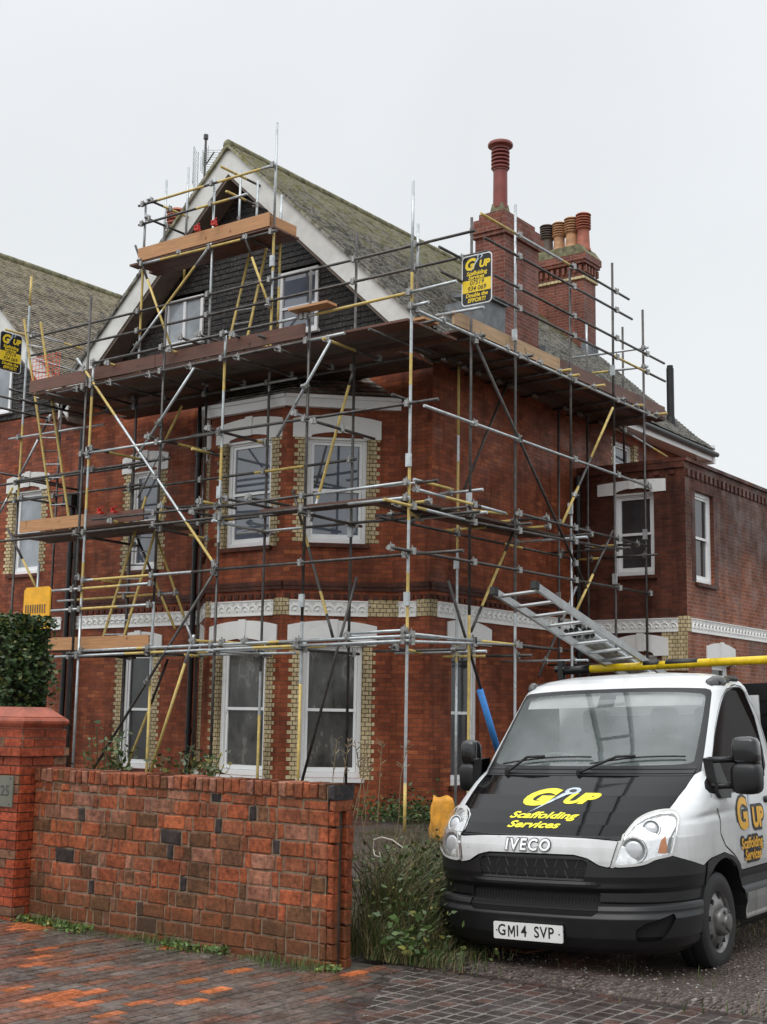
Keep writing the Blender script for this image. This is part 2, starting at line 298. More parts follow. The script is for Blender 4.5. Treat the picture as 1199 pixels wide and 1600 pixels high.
# ------------------------------------------------------------------ ground
def heightmap(x, y): return -.03 + .02*np.sin(x*1.3+.4)*np.cos(y*.9)+.012*np.sin(x*4+y*3.1)
def ground():
    m, t, b = mat('wet_gravel_mud', .6); ob = N(t, 'TexCoord').outputs['Object']
    vo = N(t, 'TexVoronoi', Scale=38.); lk(t, ob, vo.inputs['Vector'])
    g = ramp(t, vo.outputs['Color'], [(.1, (.035, .026, .023)), (.55, (.075, .056, .048)), (.88, (.13, .10, .088)), (.985, (.30, .27, .24))])
    d = ramp(t, noise(t, ob, 1.1, 5, .6), [(.42, (.055, .040, .028)), (.58, (.075, .058, .048))])
    mk = ramp(t, noise(t, ob, .8, 5, .6), [(.40, (0, 0, 0)), (.56, (1, 1, 1))])
    col = mix(t, d, g, mk); gr = ramp(t, noise(t, ob, 1.7, 6, .7), [(.62, (0, 0, 0)), (.72, (.7, .7, .7))]); col = mix(t, col, (.045, .05, .016), gr)
    lk(t, col, b.inputs['Base Color'])
    lk(t, ramp(t, noise(t, ob, 1.4, 5), [(.40, [.10]*3), (.55, [.55]*3)]), b.inputs['Roughness'])
    ad_ = N(t, 'Math', operation='ADD'); lk(t, vo.outputs['Distance'], ad_.inputs[0]); lk(t, noise(t, ob, 12, 5), ad_.inputs[1]); bump(t, b, ad_.outputs[0], .9, .02)
    n = 160; xs = np.concatenate([[-400, -60, -30], np.linspace(-16, 6, n), [20, 60, 400]]); ys = np.concatenate([[-300, -20], np.linspace(3, 30, n), [60, 500]])
    mb = MB(); Xg, Yg = np.meshgrid(xs, ys, indexing='ij'); Zg = np.where((np.abs(Xg) > 100) | (Yg > 40) | (Yg < 0), -.05, heightmap(Xg, Yg)); Zg = Zg - np.where(Yg < 7.9, .09, 0)
    mb.v = list(zip(Xg.ravel().tolist(), Yg.ravel().tolist(), Zg.ravel().tolist())); ny = len(ys)
    for i in range(len(xs)-1):
        for j in range(ny-1): mb.f.append((i*ny+j, (i+1)*ny+j, (i+1)*ny+j+1, i*ny+j+1)); mb.uv.append([(0, 0)]*4); mb.m.append(0)
    tag(mb.build('ground', m, smooth=True), kind='structure')
ground()
PZ = -.06
def pavers():
    # brick paviours, long side along +y, running bond; blue-grey and orange-red
    mb = MB(); cols = []; jt = MB()
    def inside_sett(x, y): # driveway crossover area
        return (x > -5.45 and y > 2 and (x+5.45)*1.0 > (7.35-y)*.50 + .0)
    r = random.Random(3); w_, l_ = .106, .218; i = 0; x = -13.0
    while x < -1.0:
        y = 3.6+(l_/2 if i % 2 else 0)
        while y < 7.62:
            cx, cy = x+w_/2, y+l_/2
            lim = 7.2 if cx < -5.6 else 7.62-(.15*sin(cx*5))
            if cy < lim+.1 and not inside_sett(cx, cy):
                patch = sin(cx*1.7+cy*2.3)+.7*sin(cx*4.1-cy*1.9)+r.gauss(0, .55)
                q = r.random()
                if patch > 1.75: c = (.45, .13, .05)
                elif patch > .9: c = (.19, .085, .055)
                elif q < .05: c = (.45, .14, .05)
                elif q < .25: c = (.16, .088, .068)
                else: c = (.115, .095, .083)
                s_ = r.uniform(.75, 1.2); c = tuple(a*s_ for a in c); z = PZ+r.uniform(-.003, .003); b_ = .004; g = .0035
                x0, x1, y0, y1 = x+g, x+w_-g, y+g, y+l_-g; tl = [z+r.uniform(-.002, .002) for _ in range(4)]
                top = [(x0+b_, y0+b_, tl[0]), (x1-b_, y0+b_, tl[1]), (x1-b_, y1-b_, tl[2]), (x0+b_, y1-b_, tl[3])]
                bot = [(x0, y0, z-.02), (x1, y0, z-.02), (x1, y1, z-.02), (x0, y1, z-.02)]
                mb.face(top); cols.append(c)
                for k_ in range(4): mb.face([bot[k_], bot[(k_+1) % 4], top[(k_+1) % 4], top[k_]]); cols.append(c)
            y += l_
        x += w_; i += 1
    p = tag(mb.build('pavement', M['paver'], col=cols), kind='structure')
    jt.box(-14, -1, -7.55, -2.0, PZ-.06, PZ-.0065); o = jt.build('pavement_joints', M['joint_dk']); tag(o, kind='structure')
    mb = MB(); cols = []; r = random.Random(5); s_ = .122; X0 = -5.7
    for i in range(60):
        for j in range(70):
            x, y = X0+i*s_, .9+j*s_
            cx, cy = x+s_/2, y+s_/2
            if not inside_sett(cx, cy) or cy > 7.72-(.02*sin(cx*9)) or cx > 1: continue
            c = (.058, .045, .042) if r.random() < .8 else (.085, .048, .04); q = r.uniform(.7, 1.4); c = tuple(a*q for a in c); g = .0065; z = PZ+.002+r.uniform(-.003, .003); b_ = .005
            x0, x1, y0, y1 = x+g, x+s_-g, y+g, y+s_-g
            if (i+j//2) % 2 == 0 and False: pass
            top = [(x0+b_, y0+b_, z), (x1-b_, y0+b_, z), (x1-b_, y1-b_, z), (x0+b_, y1-b_, z)]; bot = [(x0, y0, z-.015), (x1, y0, z-.015), (x1, y1, z-.015), (x0, y1, z-.015)]
            mb.face(top); cols.append(c)
            for k_ in range(4): mb.face([bot[k_], bot[(k_+1) % 4], top[(k_+1) % 4], top[k_]]); cols.append(c)
    tag(mb.build('driveway_crossing', M['sett'], col=cols), kind='structure')
    mb = MB(); pts = [(-5.33, 7.6), (-5.33, 7.4), (-4.28, 5.3), (-3.28, 3.3), (-2.7, 2.05), (2, 2.05), (2, 7.66)]
    mb.face([(x, y, PZ-.0015) for x, y in pts]); tag(mb.build('driveway_joints', M['joint_pale']), kind='structure')
pavers()
# ------------------------------------------------------------------ houses
X0, YF, YB, RX, RZ, PITCH = -12.6, 18.34, 17.04, -17.2, 12.75, .93
YA, XA = 23.62, -10.26
HOUSE = thing('brick_house', 'red brick house with a steep tiled gable and two storey bay, wrapped in scaffolding', 'house', loc=(-17, 18.3, 0))
NB = thing('brick_house', 'attached red brick neighbour house with brown mossy roof at the left edge of the picture', 'house', loc=(-26.5, 18.3, 0))
def inv(o, p):  # parts are built in world metres, parents are empties at the base
    o.matrix_parent_inverse = p.matrix_world.inverted() if False else Matrix.Translation(-p.location); return o
def part(mb, name, mats, parent, **kw):
    o = mb.build(name, mats, None, **kw); o.parent = parent
    base = parent.location if parent.parent is None else Vector((0, 0, 0))
    if parent.type == 'EMPTY': o.matrix_parent_inverse = Matrix.Translation(-parent.location)
    return o
FR = dict(front=((0, YF), 0), side=((X0, 0), pi/2), bayf=((0, YB), 0), bayc=((-14.79, YB), atan2(YF-YB, 1.38)), bayl=((-17.99, YF), atan2(YB-YF, 1.38)), anxf=((0, YA), 0), anxs=((XA, 0), pi/2))
LC = sqrt(1.38**2+(YF-YB)**2)
wins = []   # (frame, u0,u1,z0,z1, glass, lintel?, parent, quoins, lz)
def W_(fr, u0, u1, z0, z1, glass, par, lint=True, quo=True, side=.0): wins.append((fr, u0, u1, z0, z1, glass, par, lint, quo))
W_('bayf', -16.22, -15.13, .56, 2.82, 'glass_sheet', HOUSE); W_('bayf', -16.22, -15.13, 4.52, 6.46, 'glass', HOUSE)
W_('bayc', .36, 1.40, .56, 2.82, 'glass_sheet', HOUSE); W_('bayc', .36, 1.42, 4.56, 6.44, 'glass', HOUSE)
W_('bayl', .40, 1.45, .56, 2.82, 'glass_sheet', HOUSE); W_('bayl', .40, 1.45, 4.52, 6.46, 'glass', HOUSE)
W_('front', -20.15, -19.27, .50, 2.80, 'glass_dark', HOUSE); W_('front', -20.15, -19.30, 4.45, 6.50, 'glass', HOUSE)
W_('front', -23.95, -22.98, 4.55, 6.42, 'curtain', NB); W_('front', -23.95, -22.98, .55, 2.8, 'glass_dark', NB)
W_('side', 19.00, 19.90, .45, 2.90, 'glass_dark', HOUSE, True, False)
W_('side', 25.35, 26.25, 6.62, 7.62, 'glass', HOUSE, False, True)
W_('anxf', -11.80, -10.92, 4.42, 6.08, 'glass_dark', HOUSE, True, False); W_('anxf', -11.55, -10.9, 1.0, 2.86, 'glass_dark', HOUSE, True, False)
W_('anxs', 24.08, 25.00, 4.28, 6.10, 'glass_dark', HOUSE, False, False); W_('anxs', 24.75, 25.7, 1.0, 2.75, 'glass_dark', HOUSE, True, False)
def holes(fr, par): return [(w_[1], w_[2], w_[3], w_[4]) for w_ in wins if w_[0] == fr and w_[6] is par]
mb = MB()
mb.frame(*FR['front']); mb.wall(-21.9, -17.99, -.3, 8.1, holes('front', HOUSE)); mb.wall(-13.41, X0, -.3, 8.1); mb.wall(-17.99, -13.41, 6.9, 8.1)
mb.frame(*FR['bayf']); mb.wall(-16.61, -14.79, -.3, 7.0, holes('bayf', HOUSE))
mb.frame(*FR['bayc']); mb.wall(0, LC, -.3, 7.0, holes('bayc', HOUSE))
mb.frame(*FR['bayl']); mb.wall(0, LC, -.3, 7.0, holes('bayl', HOUSE))
mb.frame(*FR['side']); mb.wall(YF, 29.6, -.3, 8.1, holes('side', HOUSE))
mb.frame((0, 29.6), 0); mb.lq([(-21.9, 0, -.3), (X0, 0, -.3), (X0, 0, 8.1), (RX, 0, 12.4), (-21.9, 0, 8.1)])
mb.frame((-21.9, 0), pi/2); mb.wall(YF+.2, 29.6, 0, 8.0)
part(mb, 'wall', M['brick'], HOUSE)
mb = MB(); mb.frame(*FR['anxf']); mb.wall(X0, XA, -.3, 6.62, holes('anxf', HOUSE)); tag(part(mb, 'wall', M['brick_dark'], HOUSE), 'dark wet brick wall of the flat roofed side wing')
mb = MB(); mb.frame(*FR['anxs']); mb.wall(YA, 40, -.3, 6.62, holes('anxs', HOUSE)); mb.frame((0, 0)); mb.lq([(X0, -YA, 6.45), (XA, -YA, 6.45), (XA, -40, 6.45), (X0, -40, 6.45)])
tag(part(mb, 'wall', M['brick_annex'], HOUSE), 'long side wall of the flat roofed wing')
mb = MB(); mb.frame(*FR['front']); mb.wall(-31.5, -21.9, -.3, 8.1, holes('front', NB)); mb.frame((-31.5, 0), pi/2); mb.wall(YF, 30, -.3, 8.1); part(mb, 'wall', M['brick_nb'], NB)
# dark headers under eaves, string courses, dentils, plinth
mb = MB()
def strings(fr, a, b, dk=True):
    mb.frame(*FR[fr]); mb.box(a, b, 0, .035, 3.74, 3.81); mb.box(a, b, 0, .05, 3.81, 3.885)
    x = a+.03
    while x < b-.1: mb.box(x, x+.1, 0, .03, 3.60, 3.67); x += .17
for a in (('bayf', -16.61, -14.79), ('bayc', 0, LC), ('bayl', 0, LC), ('front', -21.9, -17.99), ('front', -13.41, X0), ('side', YF, YA)): strings(*a)
mb.frame(*FR['anxf']); mb.box(X0, XA, 0, .04, 6.5, 6.62); 
x = X0+.1
while x < XA: mb.box(x, x+.12, 0, .03, 6.38, 6.46); x += .32
mb.frame(*FR['anxs']); x = YA+.05
while x < 38: mb.box(x, x+.11, 0, .045, 6.33, 6.48); x += .22
mb.box(YA-.04, 40, -.3, .05, 6.62, 6.69); mb.frame(*FR['anxf']); mb.box(X0, XA-.002, -.3, .05, 6.62, 6.688)
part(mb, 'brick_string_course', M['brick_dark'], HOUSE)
# yellow corner blocks on frieze level + quoins
mb = MB()
def quoin(fr, edge, dirn, z0, z1):
    mb.frame(*FR[fr]); k_ = round(z0/.075); 
    while k_*.075 < z1-.03:
        w_ = .225 if k_ % 2 else .165; a, b = (edge, edge+w_*dirn) if dirn > 0 else (edge-w_, edge)
        mb.lq([(a, .006, k_*.075+.005), (b, .006, k_*.075+.005), (b, .006, k_*.075+.07), (a, .006, k_*.075+.07)])
        for q in ((a, b),): mb.box(a, b, 0, .0055, k_*.075+.005, k_*.075+.07)
        # reveal brick
        uu = edge; mb.lq([(uu-.002*dirn*-1 if False else uu+.003*(-dirn), .0, k_*.075+.005), (uu-.003*dirn, -.13, k_*.075+.005), (uu-.003*dirn, -.13, k_*.075+.07), (uu-.003*dirn, .0, k_*.075+.07)])
        k_ += 1
for (fr, u0, u1, z0, z1, g, par, lint, quo) in wins:
    if quo and par is HOUSE: quoin(fr, u0, -1, z0, z1); quoin(fr, u1, 1, z0, z1)
for fr, a, b in (('bayf', -16.61, -16.46), ('bayf', -14.99, -14.79), ('bayc', 0, .12), ('bayc', LC-.42, LC), ('front', -13.41, -13.25), ('front', -12.88, X0), ('side', YF, YF+.2), ('anxf', -10.45, XA), ('anxs', YA, YA+.17), ('bayl', 0, .2)):
    mb.frame(*FR[fr]); mb.box(a, b, 0, .006, 3.30, 3.6)
mb.frame(*FR['anxf']); mb.box(-10.8, XA, 0, .0055, 2.55, 3.30)
part(mb, 'yellow_brick_quoin', M['gault'], HOUSE)
mb = MB()
for (fr, u0, u1, z0, z1, g, par, lint, quo) in wins:
    if quo and par is NB: quoin(fr, u0, -1, z0, z1); quoin(fr, u1, 1, z0, z1)
part(mb, 'yellow_brick_quoin', M['gault'], NB)
# moulded white frieze panels: real relief
def frieze(fr, a, b, par=HOUSE, m='white'):
    mb = MB(); mb.frame(*FR[fr]); z0, z1 = 3.295, 3.565; mb.box(a, b, 0, .02, z0, z1); mb.box(a, b, .02, .034, z0, z0+.02); mb.box(a, b, .02, .034, z1-.02, z1)
    p = .17; n = max(1, int((b-a)/p)); p = (b-a)/n
    for i in range(n):
        c = a+(i+.5)*p; zc = z0+.095
        for r, nn in ((.033, 10),):
            ring = [(c+r*cos(t), zc+r*sin(t)) for t in np.linspace(0, 2*pi, nn, endpoint=False)]
            for q in range(nn):
                mb.lq([(ring[q][0], .02, ring[q][1]), (ring[(q+1) % nn][0], .02, ring[(q+1) % nn][1]), (c, .055, zc)])
        pts = [(c+.078*cos(t), zc+.078*sin(t)*1.1) for t in np.linspace(-.2, pi+.2, 9)]
        for s_, e_ in zip(pts, pts[1:]):
            mb.lq([(s_[0], .02, s_[1]), (e_[0], .02, e_[1]), (e_[0]*.9+c*.1, .042, e_[1]*.9+zc*.1), (s_[0]*.9+c*.1, .042, s_[1]*.9+zc*.1)])
            mb.lq([(s_[0]*.9+c*.1, .042, s_[1]*.9+zc*.1), (e_[0]*.9+c*.1, .042, e_[1]*.9+zc*.1), (e_[0]*.78+c*.22, .02, e_[1]*.78+zc*.22), (s_[0]*.78+c*.22, .02, s_[1]*.78+zc*.22)])
        for sx_ in (-1, 1):
            for t in (1,):
                cx_, cz_ = c+sx_*p*.5, z1-.06
                for dx_, dz_ in ((.05, 0), (-.05, 0), (0, .035), (0, -.035)):
                    mb.lq([(cx_+dx_*.2, .02, cz_+dz_*.2), (cx_+dx_*.6-dz_*.3, .04, cz_+dz_*.6+dx_*.3), (cx_+dx_, .022, cz_+dz_), (cx_+dx_*.6+dz_*.3, .03, cz_+dz_*.6-dx_*.3)])
    return part(mb, 'frieze_panel', M[m], par)
frieze('bayf', -16.46, -14.99); frieze('bayc', .12, LC-.42); frieze('front', -13.25, -12.88); frieze('side', YF+.2, 23.45); frieze('front', -21.62, -18.0); frieze('anxf', X0+.05, -10.45); frieze('anxs', YA+.17, 36); frieze('front', -31, -22.1, NB)
frieze('bayl', .2, LC-.1)
# windows
def window(fr, u0, u1, z0, z1, glass, par, lint, quo):
    mb = MB(); mb.frame(*FR[fr]); dp = -.10; b_ = .075
    def ring(a0, a1, c0, c1, t, n0, n1, bt=None):
        bt = bt or t; mb.box(a0, a0+t, n0, n1, c0, c1); mb.box(a1-t, a1, n0, n1, c0, c1); mb.box(a0+t, a1-t, n0, n1, c1-t, c1); mb.box(a0+t, a1-t, n0, n1, c0, c0+bt)
    ring(u0, u1, z0, z1, b_, dp-.06, dp+.02, .09)
    zm = z0+(z1-z0)*.5; a, c = u0+b_+.004, u1-b_-.004
    ring(a, c, zm-.02, z1-b_-.004, .05, dp-.04, dp)          # upper sash
    ring(a, c, z0+.094, zm+.03, .05, dp-.058, dp-.02, .075)    # lower sash, set back
    for uu in (a+.003, c-.035): mb.prism([(uu, zm-.02), (uu+.03, zm-.02), (uu+.03, zm-.06), (uu+.015, zm-.1), (uu, zm-.06)][::-1], dp-.035, dp-.004)
    o = part(mb, 'window', M['upvc'], par)
    for s_, e_, nn in ((zm+.03, z1-b_-.054, dp-.025), (z0+.17, zm-.02, dp-.045)):
        g = MB(); g.frame(*FR[fr]); g.box(a+.05, c-.05, nn-.006, nn, s_, e_); p = g.build('pane', M[glass]); p.parent = o; p.matrix_parent_inverse = o.matrix_parent_inverse.copy() if False else Matrix.Identity(4)
    # note: window vertices are world metres; the pane shares the window's frame
    s2 = MB(); s2.frame(*FR[fr]); s2.box(u0-.06, u1+.06, -.1, .07, z0-.075, z0-.004); part(s2, 'window_sill', M['white'] if fr in ('bayf', 'bayc', 'bayl') and z0 < 1 else M['brick_dark'], par)
    if lint:
        l = MB(); l.frame(*FR[fr]); e0, e1 = u0-.26, u1+.24; uc = (u0+u1)/2; h = .33; zb = z1-.02
        ar_ = .09
        if fr == 'side': e0, e1 = u0-.15, u1+.38
        if fr == 'anxf' and z0 > 3: h = .24; ar_ = .03; e0, e1 = u0-.34, u1+.26
        arc = lambda u, r: r*(1-((u-uc)/((e1-e0)/2))**2)
        top = [(u, zb+h+arc(u, ar_)) for u in np.linspace(e1, e0, 13)]
        bot = [(e0, zb-.0), (u0, zb-.0), (u0+.06, zb+.0)]+[(u, zb+.04+.07*(1-((u-uc)/((u1-u0)/2-.05))**2)) for u in np.linspace(u0+.08, u1-.08, 9)]+[(u1-.06, zb), (u1, zb), (e1, zb)]
        l.prism(bot+top, -.02, .025); k_ = .085
        l.prism([(uc-k_*.8, zb+.09), (uc+k_*.8, zb+.09), (uc+k_, zb+h+ar_+.02), (uc-k_, zb+h+ar_+.02)], .0255, .05)
        l.box(u0+.002, u1-.002, dp-.05, -.021, zb-.02, zb+.14)
        part(l, 'lintel', M['white'] if par is HOUSE else M['barge'], par)
    return o
for w_ in wins: window(*w_)
for o in [o for o in COL.objects if o.name.startswith('pane')]: pass
mb = MB(); mb.frame(*FR['anxs']); 
for k_ in range(16): mb.box(23.98+.0745*k_, 23.98+.0745*k_+.066, -.05, .006, 6.105, 6.33)
mb.box(23.90, 24.078, -.1, .004, 4.28, 6.10); mb.box(25.002, 25.18, -.1, .004, 4.28, 6.10)
part(mb, 'brick_arch', M['brick_dark'], HOUSE)
# bay roof, cornice
mb = MB()
pl_ = [(-17.99-.1, YF), (-16.61-.09, YB-.13), (-14.79+.06, YB-.13), (-13.41+.14, YF)]
for (a, b) in zip(pl_, pl_[1:]):
    ang = atan2(b[1]-a[1], b[0]-a[0]); L_ = sqrt((b[0]-a[0])**2+(b[1]-a[1])**2); mb.frame(a, ang); mb.box(0, L_, -.12, 0, 6.95, 7.10); mb.box(0, L_, -.1, .05, 7.10, 7.16)
part(mb, 'cornice', M['upvc'], HOUSE)
mb = MB(); tp = [(-16.9, YF), (-16.2, YF-.15), (-15.2, YF-.15), (-14.5, YF)]
for i in range(3):
    a, b = pl_[i], pl_[i+1]; c, d = tp[i+1], tp[i]
    for k_ in range(9):
        f0, f1 = k_/9, (k_+1)/9
        P_ = lambda p, q, f_, dz=0: (p[0]+(q[0]-p[0])*f_, p[1]+(q[1]-p[1])*f_, 7.12+.85*f_+dz)
        mb.face([P_(a, d, f0, .02), P_(b, c, f0, .02), P_(b, c, f1), P_(a, d, f1)], [(0, f0), (2, f0), (2, f1), (0, f1)])
part(mb, 'bay_roof', M['tile'], HOUSE)
# gables, roofs
def gable_house(cx, par, tile, right_eave, left_eave, wl):
    y0, yw = YF-.52, YF
    # hung tile courses
    mb = MB(); mb.frame((0, yw), 0)
    z = 8.12
    while z < RZ-.25:
        hw = (RZ-.18-z)/PITCH; z1 = z+.115
        segs = [(cx-min(hw, 4.7), cx+min(hw, 4.7))]
        for (a, b, c, d) in wl:
            if z < d and z1 > c:
                ns = []
                for s_, e_ in segs:
                    if a > s_ and b < e_: ns += [(s_, a), (b, e_)]
                    else: ns.append((s_, e_))
                segs = ns
        for s_, e_ in segs:
            xx = s_
            while xx < e_:
                x2 = min(e_, xx+.166); dj = random.uniform(-.006, .006); oo = random.uniform(0, .006); mb.lq([(xx+.002, .036+oo, z+dj), (x2-.002, .036+oo, z+dj), (x2-.002, .022, z1+.01), (xx+.002, .022, z1+.01)]); mb.lq([(xx, .0, z+dj), (x2, .0, z+dj), (x2, .036+oo, z+dj), (xx, .036+oo, z+dj)]); xx = x2
        z += .115
    part(mb, 'hung_tile_cladding', M['hung'], par)
    mb = MB(); mb.frame((0, yw), 0); mb.lq([(cx-4.7, .004, 8.0), (cx+4.7, .004, 8.0), (cx+.1, .004, RZ-.3), (cx-.1, .004, RZ-.3)]) if False else None
    # barge boards + soffit
    for s_ in (-1, 1):
        mb = MB(); mb.frame((0, y0), 0)
        x1 = cx+s_*4.75; zf = lambda x: RZ-.06-PITCH*abs(x-cx)
        poly = [(cx, zf(cx)), (x1, zf(x1)), (x1, zf(x1)-.52), (cx, zf(cx)-.56)]
        if s_ > 0: poly = poly[::-1]
        mb.prism(poly, -.03, .0); part(mb, 'barge_board', M['barge'], par)
        mb = MB(); mb.frame((0, y0), 0)
        poly = [(cx, zf(cx)-.56), (x1, zf(x1)-.52), (x1, zf(x1)-.60), (cx, zf(cx)-.64)]
        if s_ > 0: poly = poly[::-1]
        mb.prism(poly, -.5, -.031); part(mb, 'soffit', M['soffit'], par)
    # roof planes as stepped courses
    y1 = 29.75
    mb = MB()
    for s_, xe in ((1, right_eave), (-1, left_eave)):
        n = int(abs(xe-cx)*sqrt(1+PITCH**2)/.1)
        for k_ in range(n):
            f0, f1 = k_/n, (k_+1)/n; xa, xb = cx+(xe-cx)*f0, cx+(xe-cx)*f1
            za, zb = RZ-PITCH*abs(xa-cx), RZ-PITCH*abs(xb-cx); L0, L1 = k_*.1, (k_+1)*.1
            if f0 > .86: kick = (f0-.86)*1.6; za += kick*kick*1.2; zb += ((f1-.86)*1.6)**2*1.2
            ys = [y0-.06]+[y0+j*1.0 for j in range(1, 12)]+[y1]
            for p, q in zip(ys, ys[1:]):
                w1 = .02*sin(p*2.1+k_*.7)+.01*sin(p*5+k_); w2 = .02*sin(q*2.1+k_*.7)+.01*sin(q*5+k_)
                A, B_, C_, D_ = (xa, p, za+w1*.5), (xa, q, za+w2*.5), (xb, q, zb+.028+w2*.5), (xb, p, zb+.028+w1*.5)
                mb.face([A, B_, C_, D_] if s_ < 0 else [D_, C_, B_, A], [(p, -L0), (q, -L0), (q, -L1), (p, -L1)] if s_ < 0 else [(p, -L1), (q, -L1), (q, -L0), (p, -L0)])
                E_, F_ = (xb, q, zb-.004+w2*.5), (xb, p, zb-.004+w1*.5); mb.face([D_, C_, E_, F_], [(p, -L1), (q, -L1), (q, -L1), (p, -L1)])
        # underside
        mb.face([(cx, y0-.06, RZ-.07), (xe, y0-.06, RZ-.07-PITCH*abs(xe-cx)), (xe, y1, RZ-.07-PITCH*abs(xe-cx)), (cx, y1, RZ-.07)])
        mb.face([(cx, y1, RZ), (xe, y1, RZ-PITCH*abs(xe-cx)), (xe, y1, RZ-.12-PITCH*abs(xe-cx)), (cx, y1, RZ-.12)])
        mb.face([(cx, y0-.06, RZ+.01), (xe, y0-.06, RZ+.01-PITCH*abs(xe-cx)), (xe, y0-.06, RZ-.07-PITCH*abs(xe-cx)), (cx, y0-.06, RZ-.07)])
    ro = part(mb, 'roof', M[tile], par)
    mb = MB(); y = y0-.06
    while y < y1: mb.tube((cx, y, RZ-.03), (cx, y+.44, RZ-.03+random.uniform(-.005, .008)), .11, 10, r1=.105); y += .45
    rd = mb.build('ridge_tiles', M['ridge'], None, smooth=True); rd.parent = ro
    return ro
gw = [(-19.25, -18.2, 9.0, 9.98), (-16.15, -15.2, 8.75, 10.0)]
ROOF = gable_house(RX, HOUSE, 'tile', -12.13, -21.8, gw)
ROOF_NB = gable_house(-26.4, NB, 'tile_nb', -21.8, -31.4, [(-25.6, -24.2, 8.3, 9.5)])
mb = MB(); mb.frame((0, YF), 0); mb.box(-25, -23.3, 0, .03, 7.2, 8.7) if False else None
# gable windows (casement pairs)
def casement(u0, u1, z0, z1, par, glass='curtain', open_top=False, fr='front'):
    mb = MB(); mb.frame(*FR[fr]); n1 = .07
    mb.box(u0, u0+.07, -.02, n1, z0, z1); mb.box(u1-.07, u1, -.02, n1, z0, z1); mb.box(u0+.07, u1-.07, -.02, n1, z1-.07, z1); mb.box(u0+.07, u1-.07, -.02, n1, z0, z0+.08)
    uc = (u0+u1)/2
    if not open_top: mb.box(uc-.035, uc+.035, -.02, n1-.002, z0+.08, z1-.07)
    else: mb.box(u0+.07, u1-.07, -.02, n1-.002, z0+(z1-z0)*.4, z0+(z1-z0)*.4+.05)
    mb.box(u0-.05, u1+.05, .0, .13, z0-.05, z0-.002)
    o = part(mb, 'window', M['upvc'], par); g = MB(); g.frame(*FR[fr]); g.box(u0+.07, u1-.07, .01, .03, z0+.08, z1-.07); p = g.build('pane', M[glass]); p.parent = o
casement(-19.25, -18.2, 9.0, 9.98, HOUSE); casement(-16.15, -15.2, 8.75, 10.0, HOUSE, 'glass', True); casement(-25.6, -24.2, 8.3, 9.5, NB)
# eaves: fascia + gutter on the side
mb = MB(); mb.frame(*FR['side']); mb.box(YF-.3, 29.78, .0, .40, 7.82, 7.86); mb.box(YF-.3, 29.78, .40, .43, 7.80, 8.02); mb.box(29.66, 29.78, 0, .46, 7.75, 8.2); part(mb, 'fascia', M['upvc'], HOUSE)
mb = MB(); mb.tube((X0+.5, YF-.3, 7.99), (X0+.5, 29.8, 7.97), .06, 8); mb.tube((-12.45, 29.3, 7.95), (-12.45, 29.3, 7.5), .035); part(mb, 'gutter', M['black'], HOUSE, smooth=True)
# downpipes
def pipe(x, y, z0, z1, par, hop=True):
    mb = MB(); mb.tube((x, y, z0), (x, y, z1), .055, 10); z = z0+1.2
    while z < z1: mb.tube((x, y, z), (x, y, z+.1), .068, 10); z += 1.8
    if hop: mb.box(x-.14, x+.14, -y-.02, -y+.16, z1-.3, z1-.05)
    part(mb, 'downpipe', M['pipe'], par, smooth=False)
pipe(-21.8, YF-.12, 0, 6.2, HOUSE); pipe(-21.62, YF-.1, 0, 7.6, HOUSE, False); pipe(-18.1, YF-.12, 0, 7.6, HOUSE, False); pipe(-12.5, 23.45, 0, 6.5, HOUSE, False)
# chimneys
def pot(mb, x, y, z, h, r, m=0, louvre=True):
    mb.lathe([(r*1.15, 0), (r*1.15, .06), (r, .1), (r*.88, h*.55), (r*1.0, h*.56), (r*1.12, h*.58)], (x, y, z), 14, m)
    zz = z+h*.58
    for k_ in range(5):
        mb.lathe([(r*.9, 0), (r*1.15, h*.012), (r*1.15, h*.035), (r*.9, h*.05)], (x, y, zz), 14, m); zz += h*.068
    mb.lathe([(r*.95, 0), (r*1.2, .02), (r*1.05, h*.05), (r*.3, h*.1), (0.01, h*.1)], (x, y, zz), 14, m)
def sub(mb, name, m, par, **kw): o = mb.build(name, m, None, **kw); o.parent = par; return o
c1 = MB(); c1.frame((0, 0), 0)
xa, xb, ya, yb_ = -13.27, -12.6+.012, 20.73, 22.01
c1.box(xa, xb, -yb_, -ya, 7.9, 10.85); c1.box(xa-.05, xb+.05, -yb_-.05, -ya+.05, 10.85, 10.93); c1.box(xa-.08, xb+.08, -yb_-.08, -ya+.08, 10.93, 11.08); c1.box(xa-.03, xb+.03, -yb_-.03, -ya+.03, 11.08, 11.22); c1.box(xa+.05, xb-.05, -yb_+.05, -ya-.05, 11.22, 11.36)
ch1 = part(c1, 'chimney', M['chim'], HOUSE); tag(ch1, 'nearer brick chimney with one tall dark red pot')
p = MB(); cx_, cy_ = -12.99, 21.2; p.lathe([(.24, 0), (.17, .28), (.17, .3)], (cx_, cy_, 11.36), 4); sub(p, 'mortar_flaunching', M['ridge'], ch1)
p = MB(); p.lathe([(.145, 0), (.14, .78), (.155, .79), (.155, .82)], (cx_, cy_, 11.58), 18)
zz = 12.4
for k_ in range(5): p.lathe([(.14, 0), (.185, .015), (.185, .045), (.14, .06)], (cx_, cy_, zz), 18); zz += .08
p.lathe([(.17, 0), (.17, .06), (.25, .08), (.255, .12), (.235, .15), (.05, .22), (.01, .22)], (cx_, cy_, zz), 20); sub(p, 'chimney_pot', M['terra_red'], ch1, smooth=False); smooth_by_angle(COL.objects[-1], 45)
c2 = MB(); xa, xb, ya, yb_ = -16.38, -15.0, 28.5, 29.15
